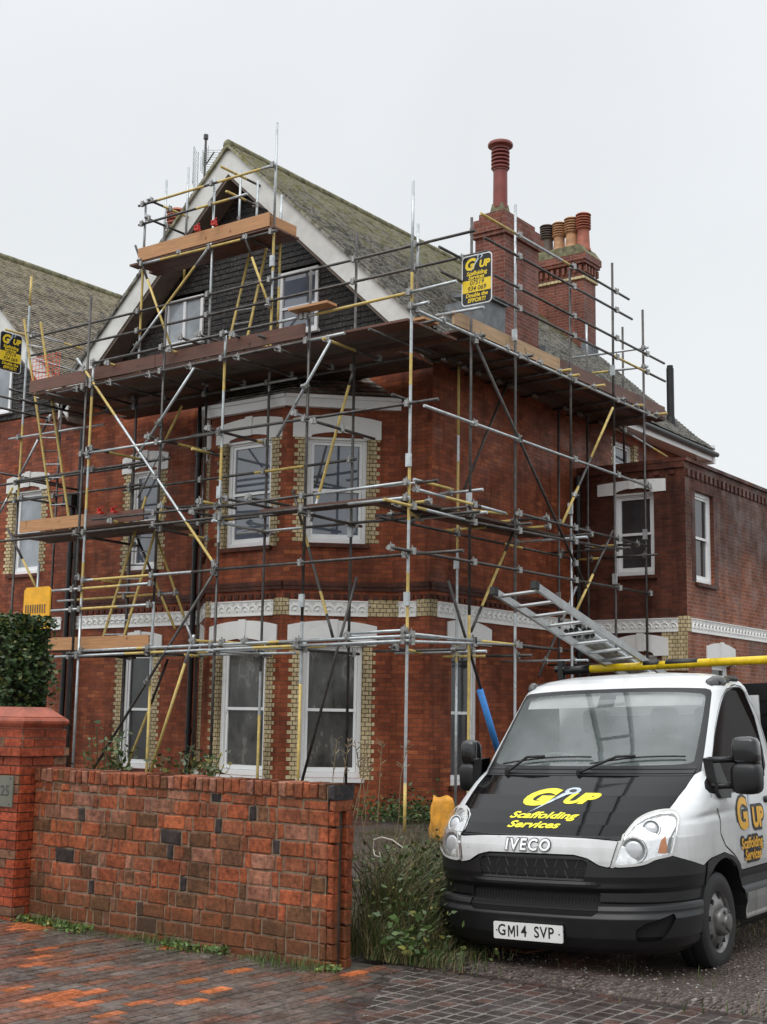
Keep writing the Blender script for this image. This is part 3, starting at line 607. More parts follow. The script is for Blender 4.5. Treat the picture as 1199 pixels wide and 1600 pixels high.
c2.box(xa, xb, -yb_, -ya, 9.5, 12.6); c2.box(xa-.09, xb+.09, -yb_-.09, -ya+.09, 13.0, 13.08); c2.box(xa-.12, xb+.12, -yb_-.12, -ya+.12, 13.08, 13.25); c2.box(xa+.02, xb-.02, -yb_+.02, -ya-.02, 12.68, 13.0)
x = xa
while x < xb: c2.box(x, x+.07, -ya, -ya+.07, 12.78, 12.96); x += .16
y = ya
while y < yb_: c2.box(xb, xb+.07, -y-.07, -y, 12.78, 12.96); y += .16
ch2 = part(c2, 'chimney', M['chim'], HOUSE); tag(ch2, 'further chimney with a mossy cap and four clay pots in a row')
p = MB(); p.box(xa-.05, xb+.05, -yb_-.05, -ya+.05, 12.6, 12.68); sub(p, 'stone_band', M['gault'], ch2)
p = MB(); p.frame((0, 0)); p.prism([(xa-.12, 13.25), (xb+.12, 13.25), (xb-.05, 13.5), (xa+.05, 13.5)], -yb_-.1, -ya+.1); sub(p, 'mossy_cap', M['ridge'], ch2)
for i, (x, mm, r, h) in enumerate(((-16.22, 'terra_dk', .17, .95), (-15.86, 'terra_buff', .16, .95), (-15.5, 'terra_buff', .17, 1.0), (-15.16, 'terracotta', .17, 1.05))):
    p = MB(); pot(p, x, 28.82, 13.42, h, r); sub(p, 'chimney_pot', M[mm], ch2); smooth_by_angle(COL.objects[-1], 45)
c3 = MB(); c3.box(-22.5, -21.3, -21.5, -20.9, 7.9, 12.1); ch3 = part(c3, 'chimney', M['chim'], NB)
for x, y in ((-21.98, 21.1), (-21.62, 21.3)):
    p = MB(); pot(p, x, y, 12.1, 1.45, .23); sub(p, 'chimney_pot', M['terracotta'], ch3); smooth_by_angle(COL.objects[-1], 45)
# flashing / dormer cheek beside chimney, flue pipe, skylight edge
mb = MB(); mb.frame((0, 0)); mb.box(-13.45, -12.58, -20.73, -19.95, 8.2, 9.35); mb.prism([(-13.25, 9.45), (-12.5, 9.35), (-12.5, 9.42), (-13.25, 9.52)], -20.74, -19.9); part(mb, 'lead_dormer', M['lead'], HOUSE)
mb = MB(); 
for k_ in range(7): mb.box(X0+.0-.2*k_, X0+.02-.2*k_+.14, -22.10, -22.02, 8.55+.186*k_, 8.9+.186*k_)
part(mb, 'lead_flashing', M['lead'], HOUSE); mb = MB()
for k_ in range(9): mb.box(-15.05+.02*k_, -14.96, -28.5-.072*k_, -28.427-.072*k_, 10.5, 10.9)
part(mb, 'lead_flashing', M['lead'], HOUSE)
mb = MB(); mb.tube((-12.75, 28.6, 8.6), (-12.75, 28.6, 9.95), .09, 14); mb.tube((-12.75, 28.6, 9.95), (-12.75, 28.6, 10.02), .075, 14); mb.tube((-12.75, 28.6, 8.5), (-12.75, 28.6, 8.75), .13, 14, r1=.1); part(mb, 'flue_pipe', M['black'], HOUSE, smooth=False); smooth_by_angle(COL.objects[-1])

# TV aerial
ae = thing('television_aerial', 'grid type television aerial on a thin mast behind the gable apex', 'aerial', loc=(-18.6, 20, 11))
mb = MB(); ax, ay = -18.68, 18.65
mb.tube((ax, ay, 11.4), (ax, ay, 13.62), .025); mb.tube((ax, ay, 13.55), (ax, ay, 13.65), .05)
part(mb, 'mast', M['dark'], ae)
for o_, a0, z0, z1 in ((-.28, -.35, 12.55, 13.35), (.25, .3, 12.7, 13.2)):
    mb = MB()
    for k_ in range(11):
        z = z0+(z1-z0)*k_/10; mb.tube((ax+o_*.5, ay-.2, z), (ax+o_*1.6+(.05 if o_ > 0 else -.05), ay+.25, z+.03*k_*.3), .006, 4)
    mb.tube((ax+o_*1.6, ay+.25, z0-.05), (ax+o_*1.65, ay+.25, z1+.12), .012); mb.tube((ax+o_*.5, ay-.2, z0), (ax+o_*.5, ay-.2, z1), .012)
    part(mb, 'grid_reflector', M['galv'], ae)
mb = MB(); mb.tube((ax, ay, 12.95), (ax+.6, ay-.35, 12.98), .015)
for k_ in range(6): mb.tube((ax+.1*k_, ay-.06*k_-.12, 12.8), (ax+.1*k_, ay-.06*k_-.12, 13.12), .006, 4)
part(mb, 'boom', M['dark'], ae)
TUBES=[
('standard',(-18.30,15.47,0.00),(-18.30,15.47,9.17),'D'),
('standard',(-18.08,15.42,0.00),(-18.08,15.42,7.95),'G.45Y.08G.12Y.05G.05Y.16G.09'),
('standard',(-16.30,15.47,0.00),(-16.30,15.47,8.63),'Y.25G.15D.6'),
('standard',(-14.85,15.47,0.00),(-14.85,15.47,7.95),'D.55G.13Y.07G.12Y.06G.07'),
('standard',(-13.02,15.47,0.00),(-13.02,15.47,8.65),'Y.24G.11D.65'),
('standard',(-11.03,15.47,0.00),(-11.03,15.47,9.69),'Y.07G.22Y.09G.08Y.09G.12Y.05G.08Y.05G.15'),
('standard',(-21.80,16.80,0.00),(-21.80,16.80,10.60),'D.55Y.15G.24Y.06'),
('standard',(-18.40,16.80,0.00),(-18.40,16.80,11.54),'G.1D.6G.06Y.13G.11'),
('standard',(-16.55,16.80,0.00),(-16.55,16.80,11.53),'D.65G.35'),
('standard',(-15.03,16.80,0.00),(-15.03,16.80,12.22),'Y.13G.06D.4G.05Y.09G.04Y.06G.17'),
('standard',(-13.14,16.80,0.00),(-13.14,16.80,9.75),'D'),
('standard',(-11.87,16.80,7.70),(-11.87,16.80,9.61),'D.4G.6'),
('standard',(-18.38,17.30,10.30),(-18.38,17.30,12.10),'G'),
('standard',(-18.08,17.60,10.00),(-18.08,17.60,12.40),'Y.3G.7'),
('standard',(-15.42,17.42,8.60),(-15.42,17.42,11.14),'Y.3G.1Y.25G.35'),
('standard',(-16.60,17.55,10.35),(-16.60,17.55,11.98),'G'),
('standard',(-16.15,17.55,10.35),(-16.15,17.55,11.64),'G'),
('standard',(-11.03,17.12,0.00),(-11.03,17.12,9.64),'G.05Y.28D.67'),
('standard',(-11.03,18.50,0.00),(-11.03,18.50,10.33),'Y.12G.2D.4G.28'),
('standard',(-11.03,20.43,0.00),(-11.03,20.43,9.70),'G.55D.45'),
('standard',(-11.03,22.14,0.00),(-11.03,22.14,10.35),'D.6G.05D.35'),
('standard',(-11.03,23.47,0.00),(-11.03,23.47,9.76),'D'),
('standard',(-12.20,18.55,0.00),(-12.20,18.55,7.64),'G.33Y.05G.2Y.2G.06Y.16'),
('standard',(-12.20,22.10,0.00),(-12.20,22.10,7.58),'D'),
('standard',(-12.20,23.30,0.00),(-12.20,23.30,9.63),'D.9G.1'),
('standard',(-12.20,24.95,7.00),(-12.20,24.95,9.97),'D'),
('standard',(-20.60,16.80,0.00),(-20.60,16.80,7.85),'D'),
('standard',(-19.90,15.90,1.50),(-19.90,15.90,4.36),'G'),
('standard',(-19.30,17.60,0.00),(-19.30,17.60,6.58),'D'),
('ledger',(-17.98,15.40,2.65),(-10.94,15.40,2.76),'G.2Y.02G.4Y.03G.35'),
('ledger',(-18.85,15.40,2.55),(-10.94,15.40,2.69),'G.25Y.12G.25Y.1G.28'),
('ledger',(-16.61,16.73,2.66),(-11.88,16.73,2.76),'Y.1G.35Y.2G.35'),
('ledger',(-12.12,15.40,2.82),(-11.00,15.40,2.84),'G'),
('guard_rail',(-18.02,15.40,3.89),(-14.81,15.40,3.91),'G.08Y.45G.3D.17'),
('guard_rail',(-14.85,15.40,3.92),(-11.00,15.40,3.94),'D'),
('transom',(-18.86,15.40,3.74),(-16.31,15.40,3.76),'G.3Y.4G.3'),
('transom',(-20.31,16.73,3.71),(-17.01,16.73,3.74),'G.15Y.7G.15'),
('transom',(-18.91,15.40,3.38),(-16.33,15.40,3.40),'G.3Y.4G.3'),
('ledger',(-15.41,15.40,4.94),(-11.02,15.40,5.01),'D.6G.4'),
('ledger',(-17.88,15.40,4.97),(-14.69,15.40,4.96),'D'),
('ledger',(-20.46,15.40,4.74),(-14.68,15.40,4.77),'D'),
('ledger',(-14.75,15.40,4.77),(-10.97,15.40,4.78),'D.7G.3'),
('ledger',(-18.41,16.73,4.96),(-12.95,16.73,5.01),'D'),
('guard_rail',(-22.34,16.73,6.19),(-18.01,16.73,6.19),'D'),
('guard_rail',(-22.30,16.73,5.81),(-18.03,16.73,5.82),'D'),
('guard_rail',(-17.36,16.73,5.32),(-15.96,16.73,5.27),'D'),
('ledger',(-18.25,15.40,6.19),(-14.82,15.40,6.19),'G.6D.4'),
('ledger',(-15.48,15.40,6.21),(-10.48,15.40,6.19),'D'),
('ledger',(-22.12,16.73,7.14),(-19.21,16.73,7.11),'G'),
('guard_rail',(-18.07,15.40,7.86),(-13.11,15.40,7.88),'D.9G.1'),
('guard_rail',(-13.15,15.40,7.87),(-10.98,15.40,7.90),'G.15Y.85'),
('guard_rail',(-11.02,15.40,7.90),(-10.18,15.40,7.92),'G'),
('ledger',(-19.02,15.40,7.43),(-12.25,15.40,7.47),'D.9G.1'),
('ledger',(-18.58,16.73,7.51),(-13.01,16.73,7.66),'D.5Y.2D.3'),
('guard_rail',(-11.44,16.73,7.96),(-10.54,16.73,7.94),'G'),
('guard_rail',(-21.64,16.73,9.23),(-10.71,16.73,9.23),'D'),
('guard_rail',(-21.63,16.73,8.84),(-10.47,16.73,8.84),'D'),
('transom',(-10.98,15.40,7.68),(-10.67,15.40,7.69),'G'),
('guard_rail',(-18.53,16.73,11.40),(-14.96,16.73,11.38),'D.15Y.35D.1Y.3G.1'),
('guard_rail',(-18.50,16.73,11.00),(-15.64,16.73,10.98),'D.55Y.3G.15'),
('ledger',(-18.36,16.73,10.18),(-14.90,16.73,10.12),'G.15Y.6D.25'),
('guard_rail',(-16.34,16.73,11.68),(-16.34,18.48,11.68),'Y.4D.6'),
('guard_rail',(-16.18,16.73,11.16),(-16.18,18.48,11.16),'Y.3D.7'),
('guard_rail',(-18.27,16.73,11.47),(-18.27,18.03,11.47),'D.3Y.7'),
('guard_rail',(-18.33,16.73,11.12),(-18.33,18.03,11.12),'D'),
('transom',(-15.66,16.73,10.16),(-15.66,17.73,10.16),'D'),
('transom',(-17.35,16.73,10.22),(-17.35,17.63,10.22),'D'),
('brace',(-15.86,16.73,10.58),(-15.01,16.73,8.71),'D.45Y.55'),
('brace',(-16.49,16.73,10.22),(-18.55,16.73,8.43),'G.2Y.4G.4'),
('brace',(-18.57,16.73,10.60),(-17.47,16.73,8.41),'D.35Y.65'),
('brace',(-18.52,15.40,8.01),(-14.80,15.40,3.95),'G.05Y.25G.5Y.17G.03'),
('brace',(-15.49,15.40,7.39),(-16.80,15.40,6.00),'G'),
('brace',(-17.11,16.73,7.20),(-18.17,16.73,5.58),'Y.4G.6'),
('brace',(-12.52,15.40,7.40),(-13.58,15.40,5.97),'G'),
('brace',(-12.61,16.10,7.09),(-13.41,16.10,4.69),'D.1Y.75G.15'),
('brace',(-13.82,16.10,5.25),(-12.91,16.10,2.82),'D.25Y.15D.3Y.15D.15'),
('brace',(-12.46,16.10,3.75),(-13.47,16.10,0.57),'D'),
('brace',(-14.81,15.40,3.92),(-17.57,15.40,0.58),'D'),
('brace',(-15.25,15.40,2.87),(-16.16,15.40,0.58),'G.2Y.8'),
('brace',(-17.20,16.73,2.55),(-18.16,16.73,0.57),'D.4Y.6'),
('brace',(-18.23,16.73,4.95),(-17.05,16.73,3.09),'D.45Y.55'),
('brace',(-17.63,16.73,4.81),(-16.56,16.73,2.78),'Y.75G.25'),
('brace',(-20.83,16.73,7.50),(-21.71,16.73,6.32),'G.1D.3G.6'),
('brace',(-21.91,16.73,6.10),(-22.28,16.73,5.60),'Y.4G.6'),
('brace',(-22.00,16.73,5.27),(-20.91,16.73,3.92),'D.5Y.5'),
('brace',(-20.31,16.73,2.52),(-20.66,16.73,1.91),'D'),
('transom',(-17.69,15.40,7.80),(-17.69,16.70,7.80),'Y.6D.4'),
('transom',(-15.91,15.40,8.00),(-15.91,16.75,8.00),'D'),
('transom',(-16.12,15.40,7.80),(-16.12,16.60,7.80),'Y.6D.4'),
('transom',(-15.44,15.40,7.97),(-15.44,16.60,7.97),'D'),
('transom',(-14.63,15.40,7.83),(-14.63,16.70,7.83),'D.2Y.6D.2'),
('transom',(-14.06,15.40,7.73),(-14.06,16.30,7.73),'D'),
('transom',(-15.88,15.40,7.99),(-15.88,16.70,7.99),'D'),
('transom',(-18.05,15.40,6.28),(-18.05,16.90,6.28),'D.3Y.5D.2'),
('transom',(-16.56,15.40,6.32),(-16.56,17.20,6.32),'D.4Y.3D.3'),
('transom',(-15.12,15.40,6.30),(-15.12,16.90,6.30),'D.4D.4Y.2'),
('transom',(-15.47,15.40,5.99),(-15.47,16.20,5.99),'Y.5D.5'),
('transom',(-12.84,15.40,6.15),(-12.84,17.00,6.15),'D'),
('transom',(-14.74,15.40,5.09),(-14.74,16.90,5.09),'D'),
('transom',(-14.16,15.40,5.05),(-14.16,16.70,5.05),'D'),
('transom',(-15.25,15.40,5.08),(-15.25,16.30,5.08),'Y.5D.5'),
('transom',(-15.41,15.40,4.91),(-15.41,16.40,4.91),'D.7Y.3'),
('transom',(-17.41,15.40,4.91),(-17.41,16.50,4.91),'Y'),
('transom',(-16.16,15.40,5.07),(-16.16,16.80,5.07),'D.6Y.4'),
('transom',(-18.27,15.40,3.96),(-18.27,16.60,3.96),'D.5Y.5'),
('transom',(-15.29,15.40,2.78),(-15.29,16.30,2.78),'Y'),
('transom',(-13.24,15.40,6.32),(-13.24,15.70,6.32),'G'),
('transom',(-11.32,15.40,6.37),(-11.32,16.00,6.37),'D'),
('transom',(-11.30,15.40,4.06),(-11.30,16.10,4.06),'D'),
('transom',(-14.63,15.40,2.74),(-14.63,16.40,2.74),'Y'),
('transom',(-14.14,15.40,2.75),(-14.14,16.60,2.75),'D'),
('transom',(-12.08,15.40,2.79),(-12.08,16.60,2.79),'G'),
('transom',(-11.05,15.40,2.77),(-11.05,16.30,2.77),'G'),
('transom',(-22.52,16.73,8.11),(-22.52,17.73,8.11),'D'),
('transom',(-22.22,16.73,8.22),(-22.22,17.93,8.22),'D'),
('transom',(-22.47,16.73,9.55),(-22.47,17.63,9.55),'Y.7G.3'),
('transom',(-21.53,16.73,9.29),(-21.53,18.03,9.29),'G.6Y.4'),
('transom',(-21.36,16.73,8.71),(-21.36,18.23,8.71),'G'),
('transom',(-22.36,16.73,6.45),(-22.36,18.73,6.45),'D'),
('transom',(-21.68,16.73,6.26),(-21.68,18.63,6.26),'D'),
('transom',(-21.64,16.73,5.87),(-21.64,18.63,5.87),'D'),
('guard_rail',(-10.96,17.29,9.75),(-10.96,22.71,9.76),'Y.2G.3Y.05D.45'),
('guard_rail',(-10.96,17.39,9.37),(-10.96,22.84,9.39),'D'),
('guard_rail',(-10.96,17.69,8.82),(-10.96,24.31,8.83),'D'),
('guard_rail',(-10.96,17.70,8.45),(-10.96,24.34,8.46),'D.65Y.2D.15'),
('ledger',(-10.96,15.43,7.64),(-10.96,23.90,7.61),'G'),
('ledger',(-12.20,17.43,7.73),(-12.20,24.14,7.75),'D'),
('ledger',(-10.96,15.73,6.22),(-10.96,23.72,6.15),'G'),
('ledger',(-11.60,16.39,5.26),(-11.60,17.49,5.26),'G.3Y.7'),
('ledger',(-10.96,15.54,4.92),(-10.96,18.08,4.90),'G.3Y.3D.1G.3'),
('ledger',(-11.60,18.01,4.99),(-11.60,19.17,5.08),'Y'),
('ledger',(-10.96,18.48,4.95),(-10.96,23.34,4.95),'D'),
('ledger',(-10.96,14.76,4.66),(-10.96,16.85,4.64),'Y.5G.5'),
('ledger',(-10.96,16.75,4.62),(-10.96,21.96,4.74),'D'),
('ledger',(-12.20,21.52,5.36),(-12.20,23.24,5.35),'D'),
('ledger',(-10.96,14.96,3.99),(-10.96,23.73,4.04),'D'),
('transom',(-10.83,15.40,3.94),(-10.03,15.40,3.94),'D'),
('ledger',(-10.96,15.44,2.79),(-10.96,17.36,2.79),'G'),
('ledger',(-10.96,15.45,2.68),(-10.96,18.40,2.79),'G'),
('ledger',(-10.96,17.04,2.79),(-10.96,19.67,2.78),'G.1Y.4D.5'),
('ledger',(-12.20,18.28,2.86),(-12.20,22.76,2.91),'D'),
('guard_rail',(-12.66,23.50,9.01),(-10.93,23.50,8.97),'G'),
('guard_rail',(-12.18,23.50,8.62),(-10.94,23.50,8.58),'Y.3G.7'),
('transom',(-10.96,17.39,5.19),(-11.78,17.39,5.19),'G'),
('transom',(-10.96,17.06,4.77),(-11.74,17.06,4.77),'G'),
('transom',(-10.96,19.42,5.00),(-12.45,19.42,5.00),'D.4Y.6'),
('transom',(-10.96,19.48,4.86),(-11.51,19.48,4.86),'Y'),
('transom',(-10.96,15.88,4.79),(-11.27,15.88,4.79),'Y'),
('transom',(-10.96,16.12,5.14),(-11.98,16.12,5.14),'D.4G.6'),
('transom',(-10.96,21.02,4.91),(-11.92,21.02,4.91),'D'),
('transom',(-10.96,22.93,4.95),(-12.16,22.93,4.95),'D.4Y.4D.2'),
('transom',(-10.93,16.20,7.68),(-12.50,16.20,7.68),'D'),
('transom',(-10.88,17.30,7.68),(-12.50,17.30,7.68),'D'),
('transom',(-10.93,18.10,7.68),(-12.50,18.10,7.68),'D'),
('transom',(-10.83,18.75,7.68),(-12.50,18.75,7.68),'D'),
('transom',(-10.93,19.20,7.68),(-12.50,19.20,7.68),'D'),
('transom',(-10.73,19.90,7.68),(-12.50,19.90,7.68),'Y.2D.8'),
('transom',(-10.78,20.30,7.68),(-12.50,20.30,7.68),'Y.2D.8'),
('transom',(-10.73,21.20,7.68),(-12.50,21.20,7.68),'Y.25D.75'),
('transom',(-10.88,22.40,7.68),(-12.50,22.40,7.68),'D'),
('transom',(-10.83,23.00,7.68),(-12.50,23.00,7.68),'Y.2D.8'),
('transom',(-10.73,23.90,7.68),(-12.50,23.90,7.68),'Y.2D.8'),
('transom',(-20.90,15.30,7.42),(-20.90,16.95,7.42),'D'),
('transom',(-20.00,15.30,7.42),(-20.00,16.95,7.42),'D'),
('transom',(-19.20,15.30,7.42),(-19.20,16.95,7.42),'D'),
('transom',(-18.50,15.30,7.42),(-18.50,16.95,7.42),'D'),
('transom',(-17.60,15.30,7.42),(-17.60,16.95,7.42),'D'),
('transom',(-16.60,15.30,7.42),(-16.60,16.95,7.42),'D'),
('transom',(-15.60,15.30,7.42),(-15.60,16.95,7.42),'D'),
('transom',(-14.50,15.30,7.42),(-14.50,16.95,7.42),'D'),
('transom',(-13.60,15.30,7.42),(-13.60,16.95,7.42),'D'),
('transom',(-12.60,15.30,7.42),(-12.60,16.95,7.42),'Y.5D.5'),
('transom',(-11.70,15.30,7.42),(-11.70,16.95,7.42),'D'),
('transom',(-10.97,16.10,8.82),(-10.97,17.00,8.82),'D'),
('transom',(-10.94,16.10,8.42),(-10.94,17.00,8.42),'D'),
('transom',(-18.21,15.25,2.60),(-18.34,17.00,2.60),'D'),
('transom',(-18.21,15.25,4.70),(-18.34,17.00,4.70),'D'),
('transom',(-16.24,15.25,2.60),(-16.49,17.00,2.60),'D.6Y.4'),
('transom',(-16.24,15.25,4.70),(-16.49,17.00,4.70),'D.6Y.4'),
('transom',(-14.79,15.25,2.60),(-14.97,17.00,2.60),'G'),
('transom',(-14.79,15.25,4.70),(-14.97,17.00,4.70),'G'),
('transom',(-12.96,15.25,2.60),(-13.08,17.00,2.60),'D'),
('transom',(-12.96,15.25,4.70),(-13.08,17.00,4.70),'D'),
('transom',(-11.14,15.25,2.60),(-11.84,17.00,2.60),'D.5Y.5'),
('transom',(-11.14,15.25,4.70),(-11.84,17.00,4.70),'D.5Y.5'),
('transom',(-10.75,16.60,2.62),(-12.50,16.62,2.62),'D'),
('transom',(-10.75,16.60,4.78),(-12.50,16.62,4.78),'D'),
('transom',(-10.75,17.18,2.62),(-12.50,17.20,2.62),'G'),
('transom',(-10.75,17.18,4.78),(-12.50,17.20,4.78),'G'),
('transom',(-10.75,18.56,2.62),(-12.50,18.58,2.62),'D.5Y.5'),
('transom',(-10.75,18.56,4.78),(-12.50,18.58,4.78),'D.5Y.5'),
('transom',(-10.75,20.49,2.62),(-12.50,20.51,2.62),'G'),
('transom',(-10.75,20.49,4.78),(-12.50,20.51,4.78),'G'),
('transom',(-10.75,22.20,2.62),(-12.50,22.22,2.62),'D'),
('transom',(-10.75,22.20,4.78),(-12.50,22.22,4.78),'D'),
('transom',(-10.75,23.40,2.62),(-12.50,23.42,2.62),'D.7Y.3'),
('transom',(-10.75,23.40,4.78),(-12.50,23.42,4.78),'D.7Y.3'),
('ledger',(-19.60,16.73,2.62),(-14.20,16.73,2.62),'D.4G.6'),
('ledger',(-15.60,16.73,4.72),(-10.60,16.73,4.72),'G.3D.7'),
('ledger',(-12.20,16.30,4.70),(-12.20,22.60,4.70),'D.6Y.1D.3'),
('ledger',(-19.80,16.75,7.35),(-12.00,16.75,7.35),'D.5G.2D.3'),
('guard_rail',(-18.60,16.73,5.75),(-13.00,16.73,5.78),'D.6Y.2D.2'),
('guard_rail',(-20.30,15.53,5.90),(-16.10,15.53,5.92),'D'),
('brace',(-10.96,17.01,7.67),(-10.96,20.86,3.90),'D'),
('brace',(-12.20,20.41,8.05),(-12.20,18.75,5.51),'D'),
('brace',(-10.96,21.96,7.43),(-10.96,19.98,4.97),'Y.45D.25Y.3'),
('brace',(-10.96,21.91,5.08),(-10.96,20.44,3.45),'D.55Y.45'),
('brace',(-11.60,19.69,5.19),(-11.60,18.06,2.99),'D.35Y.45D.2'),
('brace',(-11.60,17.38,3.77),(-11.60,18.38,2.06),'D'),
('brace',(-11.60,21.67,4.04),(-11.60,20.27,2.34),'G.4D.6'),
('transom',(-12.20,24.57,7.73),(-12.20,27.11,7.49),'D.3G.4Y.3')]
# ------------------------------------------------------------------ scaffold
SC = thing('scaffold', 'tube and board scaffold of grey and yellow painted poles standing round the brick house', 'scaffolding', loc=(-14, 15.5, 0))
CM = {'G': 0, 'D': 1, 'Y': 2}
def coupler(mb, p, d):
    mb.tube(p-d*.045, p+d*.045, .043, 8); z = Vector((0, 0, 1)) if abs(d.z) < .8 else Vector((1, 0, 0)); s_ = d.cross(z).normalized()
    mb.tube(p+s_*.03-z*.05, p+s_*.03+z*.05, .036, 6); mb.tube(p-s_*.02, p-s_*.085, .012, 5); mb.tube(p+z*.02, p+z*.085, .011, 5)
tubes = []
for kind, a, b, col in TUBES:
    a = Vector(a); b = Vector(b)
    parts_ = []; i = 0
    while i < len(col):
        c = col[i]; i += 1; j = i
        while j < len(col) and (col[j].isdigit() or col[j] == '.'): j += 1
        parts_.append([c, float(col[i:j]) if j > i else None]); i = j
    rest = 1-sum(p_[1] or 0 for p_ in parts_); nn = sum(1 for p_ in parts_ if p_[1] is None)
    tot = 0
    for p_ in parts_:
        if p_[1] is None: p_[1] = rest/max(1, nn)
        tot += p_[1]
    mb = MB(); t0 = 0
    for c, fr_ in parts_:
        t1 = t0+fr_/tot; 
        p, q = a.lerp(b, t0), a.lerp(b, t1)
        mb.tube(p, q, .0242, 10, CM[c], caps=(t0 == 0 or t1 > .999)); t0 = t1
    # open tube end: dark bore
    o = part(mb, kind, [M['galv'], M['dark'], M['yel']], SC); 
    for p_ in o.data.polygons: p_.use_smooth = len(p_.vertices) == 4
    tubes.append((kind, a, b, o))
def closest(a, b, c, d):
    u, v, w_ = b-a, d-c, a-c; A, B_, C_, D_, E_ = u.dot(u), u.dot(v), v.dot(v), u.dot(w_), v.dot(w_); den = A*C_-B_*B_
    if den < 1e-4*A*C_: return None
    s_ = max(0, min(1, (B_*E_-C_*D_)/den)); t = max(0, min(1, (A*E_-B_*D_)/den)); return a+u*s_, c+v*t
nc = 0; rest_c = MB(); CMESH = None
for i, (k1, a, b, o1) in enumerate(tubes):
    if k1 == 'standard': continue
    done = []
    for j, (k2, c, d, o2) in enumerate(tubes):
        if i == j or (k2 != 'standard' and not (k1 == 'transom' and k2 != 'transom')): continue
        r = closest(a, b, c, d)
        if r is None or (r[0]-r[1]).length > .13: continue
        if any((r[0]-q).length < .12 for q in done): continue
        done.append(r[0].copy()); nc += 1
        dd = (b-a).normalized()
        if nc <= 98:
            m_ = MB(); coupler(m_, r[0], dd); ob_ = m_.build('coupler', M['coup']); ob_.parent = o1
        else: coupler(rest_c, r[0], dd)
if rest_c.v: tag(part(rest_c, 'coupler', M['coup'], SC), kind='stuff')
# sleeves on standards
for (x, y, z) in ((-11.03, 15.47, 5.35), (-11.03, 15.47, 3.3), (-11.03, 17.12, 5.0), (-11.03, 18.5, 8.0), (-11.03, 20.43, 5.3), (-11.03, 22.14, 4.2), (-11.03, 22.14, 8.2), (-11.03, 23.47, 5.2), (-14.85, 15.47, 5.2), (-18.08, 15.42, 6.2), (-15.03, 16.8, 9.6), (-16.55, 16.8, 10.2), (-13.02, 15.47, 3.35), (-13.14, 16.8, 4.6), (-12.2, 18.55, 4.2), (-12.2, 22.1, 3.9), (-12.2, 23.3, 5.0)):
    mb = MB(); mb.tube((x, y, z-.1), (x, y, z+.1), .036, 8); mb.box(x-.045, x+.045, -y+.01, -y+.045, z-.1, z+.1); part(mb, 'sleeve_coupler', M['galv'], SC)
def board(x0, x1, y0, y1, z0, z1, m, label=None, name='toe_board'):
    mb = MB(); 
    if x1-x0 > y1-y0: 
        n = max(1, round((x1-x0)/3.9)); 
        for i in range(n): mb.box(x0+(x1-x0)*i/n, x0+(x1-x0)*(i+1)/n-.006, -y1-.004*(i % 2), -y0-.004*(i % 2), z0+.006*(i % 2), z1+.006*(i % 2))
    else:
        n = max(1, round((y1-y0)/3.9))
        for i in range(n): mb.box(x0+.004*(i % 2), x1+.004*(i % 2), -y0-(y1-y0)*(i+1)/n+.006, -y0-(y1-y0)*i/n, z0+.005*(i % 2), z1+.005*(i % 2))
    o = part(mb, name, M[m], SC)
    if label: tag(o, label)
    return o
def deck(x0, x1, y0, y1, z, m='wood_dark', along='x'):
    n = max(1, round(((y1-y0) if along == 'x' else (x1-x0))/.232))
    for i in range(n):
        mb = MB(); g = random.uniform(-.010, .010); e_ = random.uniform(-.05, .16)
        if along == 'x': w_ = (y1-y0)/n; mb.box(x0-e_, x1, -(y0+(i+1)*w_-.014), -(y0+i*w_), z+g, z+.038+g)
        else: w_ = (x1-x0)/n; mb.box(x0+i*w_, x0+(i+1)*w_-.006, -y1-e_, -y0, z+g, z+.038+g)
        part(mb, 'scaffold_board', M[random.choice((m, m, 'wood_grey', 'wood_brown'))], SC)
deck(-20.02, -11.2, 15.6, 16.98, 7.56); deck(-12.45, -11.15, 17.0, 24.6, 7.72, along='y')
deck(-20.02, -12.5, 17.02, 18.2, 7.60); deck(-20.4, -16.5, 15.6, 16.7, 4.86); deck(-19.2, -16.45, 15.6, 16.7, 2.66)
deck(-18.6, -14.98, 16.72, 17.45, 10.2, 'wood_brown')
deck(-14.0, -11.3, 15.55, 16.0, 4.82, 'wood_dark'); deck(-12.0, -11.2, 15.7, 20.2, 4.80, 'wood_dark', 'y')
board(-20.05, -13.2, 15.56, 15.595, 7.6, 7.83, 'wood_brown', 'dark brown wet toe board along the top lift')
board(-11.15, -11.11, 16.75, 20.2, 7.77, 8.0, 'wood_pale', 'pale pine toe board'); board(-11.15, -11.11, 20.2, 24.65, 7.77, 8.0, 'wood_brown')
board(-20.1, -18.2, 15.56, 15.595, 4.9, 5.12, 'wood_new'); board(-18.2, -16.75, 15.56, 15.595, 4.9, 5.1, 'wood_brown')
board(-19.15, -16.48, 15.56, 15.595, 2.68, 2.91, 'wood_new', 'bright new pine toe board on the lowest lift')
board(-18.45, -15.06, 16.7, 16.735, 10.24, 10.5, 'wood_new', 'bright new pine toe board round the gable tower')
board(-15.09, -15.055, 16.78, 17.45, 10.24, 10.46, 'wood_new'); board(-13.3, -11.3, 16.2, 16.6, 7.75, 7.79, 'wood_new', name='scaffold_board')
# inverted boards at the right front corner, small platform gate
board(-13.25, -12.45, 15.2, 15.45, 7.95, 7.99, 'wood_new', name='scaffold_board')
